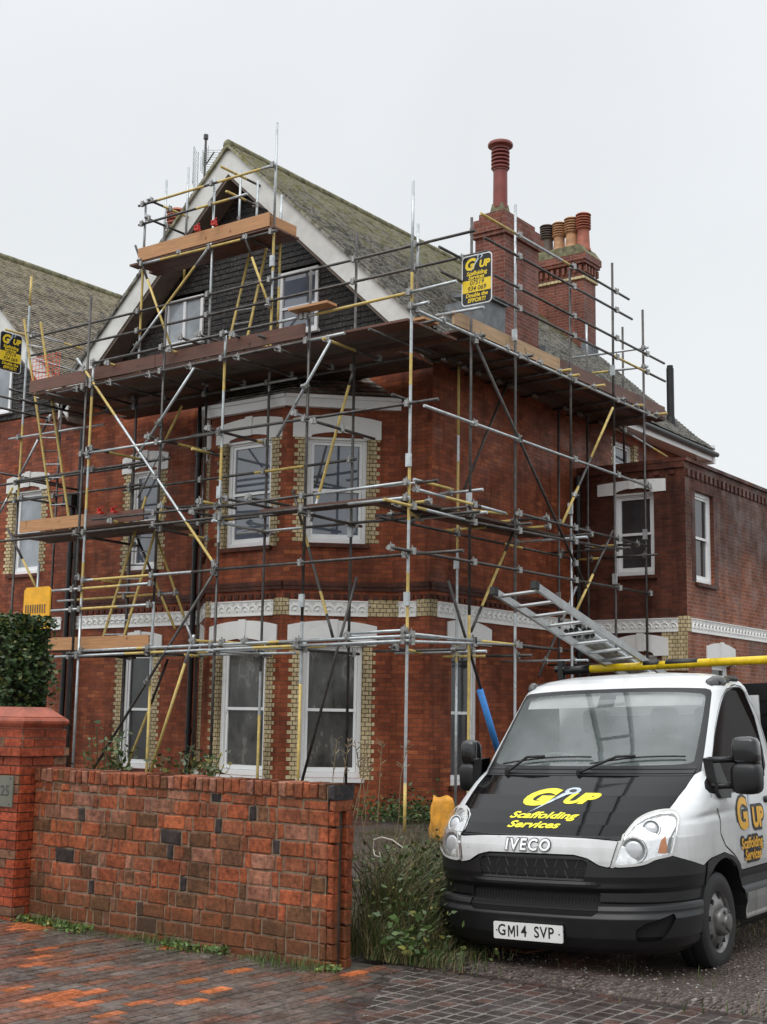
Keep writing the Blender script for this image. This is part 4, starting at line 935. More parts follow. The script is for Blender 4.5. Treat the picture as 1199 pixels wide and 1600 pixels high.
# ladders on the scaffold
def ladder(label, a0, a1, b0, b1, step=.26, m='yel', group='ladders lashed to the scaffold'):
    a0, a1, b0, b1 = map(Vector, (a0, a1, b0, b1))
    t = thing('ladder', label, 'ladder', group, loc=a0.lerp(b0, .5))
    for p, q in ((a0, a1), (b0, b1)):
        mb = MB(); mb.tube(p, q, .026, 6); part(mb, 'rail', M[m], t)
    n = int((a1-a0).length/step)
    for i in range(1, n):
        mb = MB(); mb.tube(a0.lerp(a1, i/n), b0.lerp(b1, i/n), .013, 6); part(mb, 'rung', M['galv' if i % 3 else 'dark'], t)
ladder('yellow ladder rising past the red barrier to the top left lift', (-20.05, 16.35, 5.0), (-20.85, 15.95, 9.3), (-19.58, 16.35, 5.0), (-20.33, 15.95, 9.15))
ladder('yellow ladder between the lowest and the middle platform beside the left bay edge', (-18.2, 16.0, 2.72), (-17.6, 16.4, 5.5), (-17.65, 16.0, 2.72), (-17.1, 16.4, 5.45))
ladder('yellow ladder climbing to the small gable platform between the attic windows', (-16.42, 17.0, 7.65), (-16.2, 17.5, 10.4), (-15.95, 17.0, 7.65), (-15.8, 17.5, 10.35), m='yel')
# signs
YEL = simple('sign_yellow', (.83, .60, .03), .35, var=.03); SBLK = simple('sign_black', (.012, .012, .016), .3, var=.1); SWH = simple('sign_white', (.75, .75, .75), .35, var=.02); SGR = simple('pale_blue_steel_print', (.45, .52, .58), .3, var=.3, scale=20)
def text_mesh(s, size, shear=.0, bold=.0, space=1.0, align='CENTER', sub_=0):
    cu = bpy.data.curves.new('txt', 'FONT'); cu.body = s; cu.size = size; cu.shear = shear; cu.offset = bold; cu.space_character = space; cu.align_x = align; cu.align_y = 'CENTER'; cu.resolution_u = 4; cu.space_line = .8
    o = bpy.data.objects.new('txt', cu); COL.objects.link(o); dg = bpy.context.evaluated_depsgraph_get(); me = bpy.data.meshes.new_from_object(o.evaluated_get(dg))
    bm = bmesh.new(); bm.from_mesh(me); bmesh.ops.triangulate(bm, faces=bm.faces)
    for _ in range(sub_): bmesh.ops.subdivide_edges(bm, edges=[e for e in bm.edges if e.calc_length() > size*.12], cuts=1, use_grid_fill=False); bmesh.ops.triangulate(bm, faces=bm.faces)
    v = [tuple(x.co) for x in bm.verts]; f = [tuple(x.index for x in q.verts) for q in bm.faces]
    bm.free(); bpy.data.objects.remove(o); bpy.data.curves.remove(cu); return v, f
def spud(L=1.0, w_=.12):   # the podger/spanner shape between G and UP: (x,y) polygons
    shaft = [(-.42*L, -.5*L), (.10*L, .20*L), (.24*L, .30*L), (.16*L, .36*L), (.02*L, .27*L)]
    ring = [(.20*L+.17*L*cos(t), .37*L+.13*L*sin(t)) for t in np.linspace(0, 2*pi, 14, endpoint=False)]
    hole = [(.20*L+.08*L*cos(t), .37*L+.06*L*sin(t)) for t in np.linspace(0, 2*pi, 10, endpoint=False)]
    return shaft, ring, hole
def decal(name, v, f, fn, m, parent, flip=False):
    me = bpy.data.meshes.new(name); me.from_pydata([tuple(fn(x, y, z)) for x, y, z in v], [], [q[::-1] for q in f] if flip else f); me.materials.append(m); me.update()
    o = bpy.data.objects.new(name, me); COL.objects.link(o); o.parent = parent
    if parent.type == 'EMPTY' and parent.name != 'flatbed_lorry': o.matrix_parent_inverse = Matrix.Translation(-parent.location)
    return o
def rounded(w_, h, r, n=6):
    pts = []
    for cx, cy, a0 in ((w_/2-r, h/2-r, 0), (-w_/2+r, h/2-r, 90), (-w_/2+r, -h/2+r, 180), (w_/2-r, -h/2+r, 270)):
        for k_ in range(n+1): a = radians(a0+90*k_/n); pts.append((cx+r*cos(a), cy+r*sin(a)))
    return pts
def sign(label, c, ang, w_=.56, h=.82):
    t = thing('banner_sign', label, 'sign', 'scaffolder signs', loc=c)
    mb = MB((c[0], c[1]), ang); mb.oz = c[2]; mb.prism(rounded(w_, h, .07), -.008, 0); bd = part(mb, 'panel', SWH, t)
    mb = MB((c[0], c[1]), ang); mb.oz = c[2]; mb.prism(rounded(w_-.035, h-.035, .058), 0, .002); part(mb, 'black_face', SBLK, t)
    def fn(dx, dz, n): return lambda x, y, z: mb.P(x+dx, n, y+dz)
    q = MB((c[0], c[1]), ang); q.oz = c[2]; q.prism([(-w_/2+.018, -.20), (w_/2-.018, -.20), (w_/2-.018, -.0), (-w_/2+.018, -.0)], .002, .0035); part(q, 'yellow_band', YEL, t)
    for s_, sz, x, z, sh, bo, m in (('G', .25, -.14, .25, .25, .012, YEL), ('UP', .155, .135, .235, .2, .008, YEL), ('Scaffolding', .088, 0, .105, .2, .003, YEL), ('Services', .088, -.01, .04, .2, .003, YEL), ('07519', .105, .0, -.052, .2, .002, SBLK), ('934 069', .105, 0, -.145, .2, .002, SBLK), ('Double the', .088, 0, -.25, .2, .003, YEL), ('EFFORT!', .088, 0, -.335, .2, .003, YEL)):
        v, f = text_mesh(s_, sz, sh, bo); decal('lettering', v, f, fn(x, z, .0042), m, t)
    sh_, ri, ho = spud(.3); 
    decal('spanner_emblem', [(x, y, 0) for x, y in sh_]+[(x, y, 0) for x, y in ri], [tuple(range(5)), tuple(range(5, 5+14))], fn(.0, .26, .0044), SGR, t); decal('spanner_emblem', [(x, y, 0) for x, y in ho], [tuple(range(10))], fn(.0, .26, .0054), SBLK, t)
sign('black and yellow scaffolding services sign hanging from the rails in front of the nearer chimney', (-10.66, 16.70, 8.41), 0)
sign('black and yellow scaffolding services sign cut off by the left edge of the picture', (-21.72, 16.33, 8.84), pi/2)
# red mesh barrier on top left, yellow panel behind hedge
t = thing('mesh_barrier', 'red orange wire mesh brick guard on the top left platform', 'barrier', loc=(-19.8, 15.9, 7.8))
mb = MB()
for k_ in range(9): mb.tube((-20.2+.1*k_, 15.72, 7.84), (-20.2+.1*k_, 15.72, 8.35-.0*k_), .006, 4)
for k_ in range(7): mb.tube((-20.2, 15.72, 7.86+.08*k_), (-19.4, 15.72, 7.86+.08*k_), .006, 4)
mb.box(-20.22, -19.36, -15.74, -15.70, 7.83, 7.89); part(mb, 'mesh', M['orange_net'], t)
t = thing('edge_panel', 'bright yellow plastic panel standing behind the top of the hedge', 'panel', loc=(-17.5, 14, 3.2))
mb = MB(); mb.frame((0, 14.0)); mb.prism([(-17.86, 2.9), (-17.20, 2.9), (-17.20, 3.58), (-17.26, 3.63), (-17.80, 3.63), (-17.86, 3.58)], -.03, 0); part(mb, 'panel', M['bright_yellow'], t)
mb = MB(); mb.frame((0, 14.0)); 
for k_ in range(9): mb.box(-17.8+.06*k_, -17.78+.06*k_, .001, .01, 3.2, 3.34)
part(mb, 'slots', M['soffit'], t)
mb = MB(); mb.tube((-17.5, 14.02, -.05), (-17.5, 14.02, 2.95), .03); mb.box(-17.7, -17.3, -14.2, -13.85, -.05, 0.0); part(mb, 'post', M['dark'], t)
for i, (x, y, z) in enumerate(((-16.75, 16.62, 10.52), (-16.32, 16.62, 10.53))):
    tag_ = ('left of the two red board clamps on the gable tower toe board', 'right of the two red board clamps on the gable tower toe board')[i]
    mb = MB(); mb.box(x-.045, x+.045, -y-.02, -y+.07, z-.05, z-.015); mb.box(x-.045, x-.025, -y, -y+.07, z-.015, z+.05); mb.box(x+.025, x+.045, -y, -y+.07, z-.015, z+.05); mb.tube((x-.03, y-.05, z+.03), (x+.08, y-.05, z+.07), .011)
    tag(mb.build('board_clamp', M['red']), tag_, 'clamp', 'red board clamps')
for i, (x, z) in enumerate(((-17.75, 5.12), (-17.4, 5.11))):
    mb = MB(); y = 15.5; mb.box(x-.045, x+.045, -y-.02, -y+.07, z-.05, z-.015); mb.box(x-.045, x-.025, -y, -y+.07, z-.015, z+.05); mb.tube((x-.03, y-.05, z+.03), (x+.08, y-.05, z+.07), .011)
    tag(mb.build('board_clamp', M['red']), ('left of the two red board clamps on the middle left platform', 'right of the two red board clamps on the middle left platform')[i], 'clamp', 'red board clamps')
# blue foam sleeve pole
t = thing('padded_pole', 'loose dark pole with a bright blue foam sleeve leaning behind the lorry windscreen', 'pole', loc=(-11.6, 18.84, 0))
mb = MB(); mb.tube((-11.6, 18.34, 2.06), (-11.6, 18.95, 1.0), .055, 12); part(mb, 'foam_sleeve', simple('blue_foam', (.07, .30, .78), .5), t, smooth=True)
# ------------------------------------------------------------------ garden wall, rat-trap bond
def gwall():
    t = thing('garden_wall', 'low weathered red brick garden wall with a brick on edge coping', 'wall', loc=(-7.2, 7.3, 0))
    r = random.Random(11); y0, y1 = 7.2, 7.40; xl, xr = -8.90, -5.78
    mb = MB(); cols = []
    def col():
        q = r.random()
        if q < .04: return (.045, .035, .034)
        if q < .20: return (.29, .125, .08)
        if q < .58: return (.25, .082, .040)
        if q < .86: return (.31, .085, .036)
        return (.15, .068, .034)
    def brick(x0, x1, z0, z1, ya=y0, yb=y1, c=None, jit=.004):
        c = c or col(); _f = r.uniform(.78, 1.15); c = tuple(a*_f*r.uniform(.97, 1.03) for a in c); b_ = .008; j = [r.uniform(-jit*1.4, jit*1.4) for _ in range(8)]
        y = ya+r.uniform(-.006, .004); g = .004; bt = r.uniform(-.003, .006)
        o = [(x0+j[0], y+b_, z0+j[1]), (x1+j[2], y+b_, z0+j[3]), (x1+j[4], y+b_, z1+j[5]), (x0+j[6], y+b_, z1+j[7])]
        i_ = [(o[0][0]+b_, y, o[0][2]+b_), (o[1][0]-b_, y, o[1][2]+b_), (o[2][0]-b_, y, o[2][2]-b_), (o[3][0]+b_, y, o[3][2]-b_)]
        cx, cz = (x0+x1)/2, (z0+z1)/2
        mb.face(i_); cols.append(c)
        for k_ in range(4): mb.face([o[k_], o[(k_+1) % 4], i_[(k_+1) % 4], i_[k_]]); cols.append(c)
        bk = [(p[0], yb, p[2]) for p in o]
        for k_ in range(4): mb.face([bk[k_], bk[(k_+1) % 4], o[(k_+1) % 4], o[k_]]); cols.append(tuple(a*.8 for a in c))
        mb.face(bk[::-1]); cols.append(c)
    z = -.12; k_ = 0
    while z < .94:
        x = xl-(.0 if k_ % 2 else .15)
        h = .101 
        while x < xr-.02:
            e_ = x+.213; 
            if r.random() < .12: e_ = x+.1
            if e_ > xr-.03: e_ = xr
            if x < xl-.01 and e_ <= xl+.03: pass
            else: brick(max(x, xl), e_, z, z+h)
            x = e_+.011
            if x > xr-.03: break
            brick(x, min(x+.064, xr), z, z+h); x = min(x+.064, xr)+.011
        z += .1105; k_ += 1
    z0 = z; x = xl
    # thin course and coping
    while x < xr-.02:
        w_ = r.choice((.1, .213, .1)); e_ = min(x+w_, xr); brick(x, e_, z0, z0+.062); x = e_+.011
    z0 += .072; x = xl
    while x < xr-.02:
        e_ = min(x+.064+r.uniform(-.004, .006), xr); brick(x, e_, z0, z0+.10, y0-.012, y1+.012, jit=.005); x = e_+.009
    part(mb, 'bricks', M['wallbrick'], t, col=cols)
    m2 = MB(); m2.box(xl+.002, xr-.012, -(y1-.01), -(y0+.0085), -.1, z0+.085); part(m2, 'mortar', M['joint'], t)
    # broken right hand end: open cavity
    mb.__init__(); cols.clear(); z = -.12; k2 = 0
    for _ in range(10):
        c = (.30, .075, .03); brick(xr+.004, xr+.05, z, z+.101, y0+.0, y0+.065, c); brick(xr+.004, xr+.05+r.uniform(0, .03), z, z+.101, y1-.065, y1, c)
        z += .1105
    brick(xr+.004, xr+.062, z0, z0+.10, y0-.012, y1+.012, (.045, .042, .045)); brick(xr+.004, xr+.055, z0-.075, z0-.008, y0, y1, (.30, .09, .04)); part(mb, 'broken_end', M['wallbrick'], t, col=cols)
    m2 = MB(); m2.box(xr-.011, xr+.02, -(y1-.07), -(y0+.07), -.1, z); part(m2, 'cavity', M['joint_dk'], t)
gwall()
def pier():
    t = thing('gate_pier', 'smooth orange red brick gate pier with a moulded clay cap and a number plaque', 'pier', loc=(-9.2, 7.3, 0))
    r = random.Random(4); mb = MB(); cols = []; xr, ya, yb = -8.92, 7.06, 7.52; xl = -9.7; z = -.1; k_ = 0
    def bk(u0, u1, n, z_, side):
        c = (.30, .062, .028) if r.random() < .88 else (.20, .10, .06); _f = r.uniform(.75, 1.15); c = tuple(a*_f for a in c); mb.frame((0, ya) if not side else (xr, 0), 0 if not side else pi/2)
        i0 = len(mb.f); mb.box(u0, u1, -.05, n+r.uniform(-.002, .003), z_+.004, z_+.069); cols.extend([c]*(len(mb.f)-i0))
    while z < 1.44:
        prot = .03 if 1.24 < z < 1.32 else (.0 if z < 1.2 else -.012)
        for side, a, b in ((0, xl, xr+prot), (1, ya-prot, yb)):
            u = (b+(.0 if k_ % 2 else .107)) if side == 0 else a-(.107 if k_ % 2 else 0)
            if side == 0:
                while u > a: bk(max(a, u-.213), min(u, b), prot+.012, z, 0); u -= .220
            else:
                while u < b: bk(max(a, u), min(u+.213, b), prot+.012, z, 1); u += .220
        z += .075; k_ += 1
    part(mb, 'bricks', tinted('red_rubbed_brick', .45, .35), t, col=cols)
    m2 = MB(); m2.box(xl-.1, xr-.006, -yb, -ya-.006, -.1, z); part(m2, 'mortar', M['joint'], t)
    m2 = MB(); cx, cy = -9.22, 7.27
    m2.lathe([(.29, z-.005), (.30, z+.0), (.30, z+.018), (.32, z+.02), (.34, z+.045), (.343, z+.065), (.33, z+.085), (.31, z+.092), (.31, z+.10), (.295, z+.105), (.20, z+.175), (.18, z+.18)], (cx, cy, 0), sq=True); m2.v = [(v_[0], cy+(v_[1]-cy)*.70, v_[2]) for v_ in m2.v]; o = part(m2, 'cap', simple('red_clay_cap', (.29, .068, .034), .45, var=.4, scale=8, bm=.3), t)
    m2 = MB(); m2.box(-9.42, -8.975, -ya+.013, -ya+.026, .84, 1.09)
    part(m2, 'plaque', simple('grey_slate_plaque', (.15, .15, .12), .4, var=.15), t)
    v, f = text_mesh('25', .12, 0, .001); q = MB((-9.09, ya)); decal('number', v, f, lambda x, y, z_: (-9.075+x, ya-.0275, .965+y), M['dark'], t)
    m2 = MB()
    for zz in (.86, 1.07): m2.tube((-9.01, ya-.0255, zz), (-9.01, ya-.030, zz), .006, 8)
    part(m2, 'screw', M['dark'], t)
pier()
# ------------------------------------------------------------------ vegetation
def leafmat(name, c, rough=.45):
    m, t, b = mat(name, rough); ob = N(t, 'TexCoord').outputs['Object']; a = N(t, 'VertexColor'); a.layer_name = 'tint'
    lk(t, mix(t, a.outputs['Color'], c, 1.0, 'MULTIPLY'), b.inputs['Base Color']); b.inputs['Transmission Weight'].default_value = 0
    try: b.inputs['Subsurface Weight'].default_value = 0
    except Exception: pass
    return m
LEAF = leafmat('leaf', (1, 1, 1)); 
def leaves(name, pts, size, cols_fn, parent, flat=.4, shape=1.6, m=None, kind=None):
    n = len(pts); pts = np.array(pts); v = []; mb = MB(); cols = []
    for i in range(n):
        p = Vector(pts[i]); s_ = size*random.uniform(.6, 1.3); d = Vector((random.gauss(0, 1), random.gauss(0, 1), random.gauss(0, 1)*flat+.3)).normalized(); e_ = d.cross(Vector((random.gauss(0, 1), random.gauss(0, 1), random.gauss(0, 1)))).normalized(); 
        q = [p-d*s_*.5, p+e_*s_*.35-d*s_*.05, p+d*s_*.5*shape, p-e_*s_*.35-d*s_*.05]; mb.face(q); cols.append(cols_fn(i, pts[i]))
    o = mb.build(name, m or LEAF, None, col=cols)
    if parent is not None:
        o.parent = parent; 
        if parent.type == 'EMPTY': o.matrix_parent_inverse = Matrix.Translation(-parent.location)
    return o
def green(a=1.0, y=.0):
    def f(i, p):
        q = random.random(); c = (.035, .065, .018) if q < .5 else (.055, .10, .028) if q < .85 else (.12, .13, .03)
        s_ = random.uniform(.6, 1.3)*a; return (c[0]*s_*(1+y), c[1]*s_, c[2]*s_)
    return f
t = thing('hedge', 'clipped dark green privet hedge rising behind the gate pier', 'hedge', loc=(-11.5, 8.8, 0))
pts = []
for _ in range(15000):
    f_ = random.random(); x = random.uniform(-12.8, -10.42); y = random.uniform(8.0, 8.6); z = random.uniform(.1, 2.55)
    k_ = random.random(); b_ = abs(random.gauss(0, .07))
    bul = .06*sin(x*5+z*4)+.05*sin(z*7+y*3)
    if k_ < .5: y = 8.0+b_+bul
    elif k_ < .75: x = -10.42-b_+bul
    else: z = 2.55-b_+.03*sin(x*9)
    if x > -10.25+.1 and False: continue
    pts.append((x, y, z))
leaves('foliage', pts, .05, green(1.0), t)
mb = MB(); mb.box(-12.9, -10.55, -8.6, -8.15, .0, 2.43); part(mb, 'inner_core', simple('dark_core', (.010, .012, .006), .9, var=.5, scale=20), t)  # near-black solid box filling the hedge behind the leaves
mb = MB()
for k_ in range(14): x = random.uniform(-12.5, -10.35); mb.tube((x, 8.4, -.1), (x+random.uniform(-.1, .1), 8.3, 1.2), .02, 5)
part(mb, 'stem', M['soffit'], t)
def shrub(label, cat, c, r, h, n, size, stems=8, y=.0, bright=1.0, name='shrub', seedheads=False, group=None):
    t = thing(name, label, cat, group, loc=c); mb = MB(); pts = []
    for k_ in range(stems):
        a = random.uniform(0, 2*pi); rr = r*sqrt(random.random()); hh = h*random.uniform(.6, 1.05); tip = Vector((c[0]+rr*cos(a), c[1]+rr*sin(a), c[2]+hh)); b = Vector((c[0]+rr*.25*cos(a), c[1]+rr*.25*sin(a), c[2])); mid = b.lerp(tip, .55)+Vector((0, 0, hh*.08))
        mb.path([b, mid, tip], .006, 4)
        for _ in range(n//stems):
            f_ = random.uniform(.25, 1); p = b.lerp(mid, f_*2) if f_ < .5 else mid.lerp(tip, f_*2-1); pts.append((p.x+random.gauss(0, size*1.2), p.y+random.gauss(0, size*1.2), p.z+random.gauss(0, size*.8)))
    part(mb, 'stem', simple('green_stem', (.07, .075, .03), .7), t); leaves('foliage', pts, size, green(bright, y), t)
    return t
shrub('wispy green shrub showing over the left end of the garden wall', 'shrub', (-9.3, 8.35, 0), .36, 1.42, 900, .05, 26, .2, 1.2)
shrub('low bushy green plant just above the wall coping', 'plant', (-8.75, 8.6, 0), .5, 1.27, 1500, .05, 30, .2, 1.1, 'plant')
def blades(name, n, fn, hfn, wid, cfn, parent=None, bend=.35):
    mb = MB(); cols = []
    for _ in range(n):
        x, y, z = fn(); h = hfn(x, y); a = random.uniform(0, 2*pi); d = Vector((cos(a), sin(a), 0)); s_ = Vector((-sin(a+.8), cos(a+.8), 0))*wid*random.uniform(.6, 1.3); b = Vector((x, y, z)); l = h*bend*random.uniform(.1, 1.2)
        p1 = b+Vector((0, 0, h*.55))+d*l*.3; p2 = b+Vector((0, 0, h*random.uniform(.75, 1.0)))+d*l; c = cfn()
        mb.face([b-s_, b+s_, p1+s_*.7, p1-s_*.7]); mb.face([p1-s_*.7, p1+s_*.7, p2]); cols += [c, c]
    o = mb.build(name, LEAF, None, col=cols)
    if parent is not None:
        o.parent = parent
        if parent.type == 'EMPTY': o.matrix_parent_inverse = Matrix.Translation(-parent.location)
    return o
def gcol(dry=.3, b=1.0):
    def f():
        q = random.random(); s_ = random.uniform(.6, 1.35)*b
        c = (.16, .13, .06) if q < dry else (.04, .062, .018) if q < dry+.45*(1-dry) else (.07, .10, .028)
        return tuple(a*s_ for a in c)
    return f
def gp():
    a = random.uniform(0, 1); x = -5.85+.32*random.gauss(0, 1)*.8+a*.0; y = 8.35+random.uniform(-.75, 1.2); x = x-(y-8.35)*.25+abs(random.gauss(0, .15)); return (x, y, -.05)
t = thing('grass_clump', 'tall overgrown clump of grass and weeds at the broken right end of the garden wall', 'grass', loc=(-5.7, 8.3, 0))
blades('blade', 7500, gp, lambda x, y: max(.10, (1.05-1.7*max(0, x+5.85)-.25*max(0, -5.9-x))*random.uniform(.3, 1.0)*(1 if y > 7.9 else .5)), .0036, gcol(.42), t, .8)
pts = []
for _ in range(1500):
    x, y, z = gp(); z = random.uniform(.0, .7)*max(.2, 1-1.3*max(0, x+5.6)); pts.append((x, y, z))
leaves('small_leaf', pts, .035, green(1.15, .2), t)
pts = [(-5.42+random.gauss(0, .10), 7.66+random.gauss(0, .05), random.uniform(.02, .30)) for _ in range(90)]
leaves('broad_leaf', pts, .06, green(1.5, .1), t)
mb = MB()
for _ in range(8):
    x = -6.12+random.gauss(0, .12); y = 8.1+random.gauss(0, .3); pts_ = [Vector((x, y, 0))]
    for k_ in range(5): pts_.append(pts_[-1]+Vector((random.gauss(.01, .04), random.gauss(0, .03), .29)))
    mb.path(pts_, .0035, 4)
    for k_ in range(10): q = pts_[-2].lerp(pts_[-1], random.random()); mb.tube(q, q+Vector((random.gauss(0, .03), random.gauss(0, .03), .03)), .004, 3)
part(mb, 'dry_stalk', simple('dry_stalk', (.20, .15, .09), .8), t)
mb = MB(); pts_ = [Vector((-5.95, 7.95, .66)), Vector((-5.93, 7.93, .73)), Vector((-5.85, 7.92, .755)), Vector((-5.76, 7.93, .74)), Vector((-5.68, 7.95, .69))]
mb.path(pts_, .005, 5); mb.path([pts_[0], Vector((-5.92, 7.93, .62)), Vector((-5.86, 7.92, .61)), Vector((-5.87, 7.92, .65))], .004, 5); part(mb, 'string', simple('pale_string', (.5, .47, .4), .7), t)
def wp():
    x = random.uniform(-9.6, -5.6); return (x, 7.15-abs(random.gauss(0, .06))*(1+.5*sin(x*6)), PZ-.01)
o = blades('grass', 1500, wp, lambda x, y: random.uniform(.02, .09)*(1+.6*sin(x*5)), .003, gcol(.05, 1.5)); tag(o, kind='stuff')
pts = [(lambda p: (p[0], p[1], PZ+random.uniform(0, .05)))(wp()) for _ in range(1800)]
pts = [p for p in pts if sin(p[0]*4.3)+.6*sin(p[0]*9.1+1) > -.1]
o = leaves('weeds', pts, .030, green(2.0, .1), None); tag(o, kind='stuff')
def yp():
    while True:
        x, y = random.uniform(-11.5, -2.5), random.uniform(7.5, 15.5)
        v = sin(x*1.3+y*.7)+sin(x*.6-y*1.9)+random.gauss(0, .4)
        if x > -5.3 and y < 9.5 and random.random() < .85: continue
        if v > 1.0: return (x, y, float(heightmap(x, y))-.02-(.03 if y < 8 else 0))
o = blades('yard_grass', 5200, yp, lambda x, y: random.uniform(.03, .12), .004, gcol(.35, 1.0)); tag(o, kind='stuff')
def bp():
    x = random.uniform(-12.2, -10.3); return (x, 17.9+random.uniform(-2.0, .2), -.03)
t = thing('weed_patch', 'dark green weeds along the foot of the house wall behind the corner pole', 'weeds', loc=(-12, 17.3, 0))
leaves('foliage', [(random.gauss(-12.2, .45), random.gauss(17.3, .35), abs(random.gauss(0, .16))) for _ in range(1500)], .06, green(1.0), t)
# stones in gravel
mb = MB(); cols = []
for _ in range(2600):
    x, y = random.uniform(-9, -1.6), 7.7+abs(random.gauss(0, 2.6)); s_ = random.uniform(.004, .013); z = float(heightmap(x, y))-(.07 if y < 7.95 else .0)+s_*.4
    q = random.uniform(.05, .3); c = (q, q*.9, q*.85); p = Vector((x, y, z)); A = [p+Vector((s_*cos(a), s_*sin(a)*.8, 0)) for a in (0, 1.6, 3.2, 4.7)]; T_ = p+Vector((0, 0, s_*.8))
    for k_ in range(4): mb.face([A[k_], A[(k_+1) % 4], T_]); cols.append(c)
tag(mb.build('loose_stones', M['sett'], col=cols), kind='stuff')
# ------------------------------------------------------------------ yard odds and ends
def bag(name, label, cat, c, w_, d_, h, m, ang=.3, sag=.25):
    bm = bmesh.new(); bmesh.ops.create_cube(bm, size=1); bmesh.ops.subdivide_edges(bm, edges=bm.edges, cuts=7, use_grid_fill=True)
    for v in bm.verts:
        x, y, z = v.co; t_ = z+.5; f_ = 1-sag*t_*t_+.03*sin(x*17+y*9+z*11); v.co = Vector((x*w_*f_*cos(ang)-y*d_*f_*sin(ang), x*w_*f_*sin(ang)+y*d_*f_*cos(ang), t_*h*(1-.1*cos(x*5)*cos(y*5)*0+.03*sin(x*9)))) + Vector(c)+Vector((.012*sin(z*13+x*8), 0, 0))
    me = bpy.data.meshes.new(name); bm.to_mesh(me); bm.free(); me.materials.append(m)
    for p_ in me.polygons: p_.use_smooth = True
    o = bpy.data.objects.new(name, me); COL.objects.link(o); return tag(o, label, cat)
bag('rubble_sack', 'crumpled orange yellow builders sack standing by the house wall left of the lorry', 'sack', (-10.2, 15.2, -.04), .36, .30, .58, simple('orange_canvas', (.66, .30, .03), .55, var=.35, scale=7, bm=.8, bscale=14), .6)
bag('plastic_bag', 'white plastic bag lying on the gravel beside the lorry bumper', 'bag', (-7.72, 11.7, -.04), .38, .25, .2, simple('white_plastic_bag', (.72, .72, .72), .3, bm=.6, bscale=18), .2, .5)
for i, (a, b, lab) in enumerate((((-9.1, 13.9), (-8.5, 14.0), 'farther of two short red brown planks lying on the gravel'), ((-7.7, 12.6), (-7.2, 12.9), 'nearer of two short red brown planks lying on the gravel'))):
    mb = MB(); mb.tube((a[0], a[1], .01), (b[0], b[1], .01), .045, 4); tag(mb.build('plank', simple('red_plank', (.26, .09, .05), .6)), lab, 'plank', 'planks on the gravel')
t = thing('plank', 'brown board with blue painted end lying under the front bumper', 'plank', loc=(-4.9, 8.6, 0))
mb = MB((-5.35, 8.75), -.35); mb.box(0, .5, -.16, .16, -.055, -.01); part(mb, 'board', simple('wet_plank', (.16, .065, .04), .3), t)
mb = MB((-5.35, 8.75), -.35); mb.box(.02, .13, -.161, .161, -.0555, -.008); part(mb, 'blue_paint', simple('blue_paint', (.09, .28, .62), .3, var=.5, scale=30), t)
mb = MB(); mb.box(-10.75, -9.9, -18.3, -18.0, -.02, .3) if False else None
# cab body as plan view rings stacked in height: lorry axes x forward, y to its left, z up (m)
KZ = np.array([.22, .26, .32, .44, .49, .515, .535, .60, .63, .70, .80, .88, .93, .945, .955, 1.02, 1.10, 1.20, 1.28, 1.335, 1.36, 1.50, 1.75, 1.95, 1.98, 2.02, 2.06, 2.09, 2.11, 2.115])
KXC = np.array([.88, .94, .98, 1.00, 1.00, .985, .945, .94, .965, .975, .965, .945, .925, .915, .885, .79, .66, .48, .31, .19, .13, 0., -.22, -.395, -.42, -.47, -.56, -.68, -.9, -1.0])
KYS = np.array([.88, .93, .96, .975, .975, .97, .955, .955, .965, .98, .985, .985, .985, .985, .985, .983, .978, .968, .958, .95, .947, .925, .88, .84, .83, .80, .72, .58, .3, .05])
KXS = np.array([.25, .25, .25, .22, .22, .22, .2, .2, .2, .2, .18, .17, .16, .16, .16, .14, .10, .04, -.05, -.15, -.2, -.32, -.55, -.74, -.77, -.82, -.9, -.98, -1.02, -1.04])
KN = np.array([2.8]*16+[2.7, 2.6, 2.7, 2.9, 3.0, 3.1, 3.3, 3.6, 3.5, 3.2, 3.0, 2.6, 2.2, 2.0])
KXR = np.array([-1.30]*22+[-1.25, -1.13, -1.12, -1.10, -1.10, -1.09, -1.08, -1.07])
SF = .62
def cab(s, z):
    s = np.asarray(s, float); z = np.asarray(z, float)
    I = lambda K: np.interp(z, KZ, K)
    xc, ys, xs, n, xr = I(KXC), I(KYS), I(KXS), I(KN), I(KXR)
    th = np.clip(s/SF, 0, 1)*np.pi/2; f_ = s <= SF
    c = np.maximum(np.cos(th), 0); si = np.sin(th)
    xf = xs+(xc-xs)*c**(2/n); yf = ys*si**(2/n)
    t = np.clip((s-SF)/(1-SF), 0, 1); xb = xs+(xr-xs)*t
    return np.where(f_, xf, xb), np.where(f_, yf, ys), z
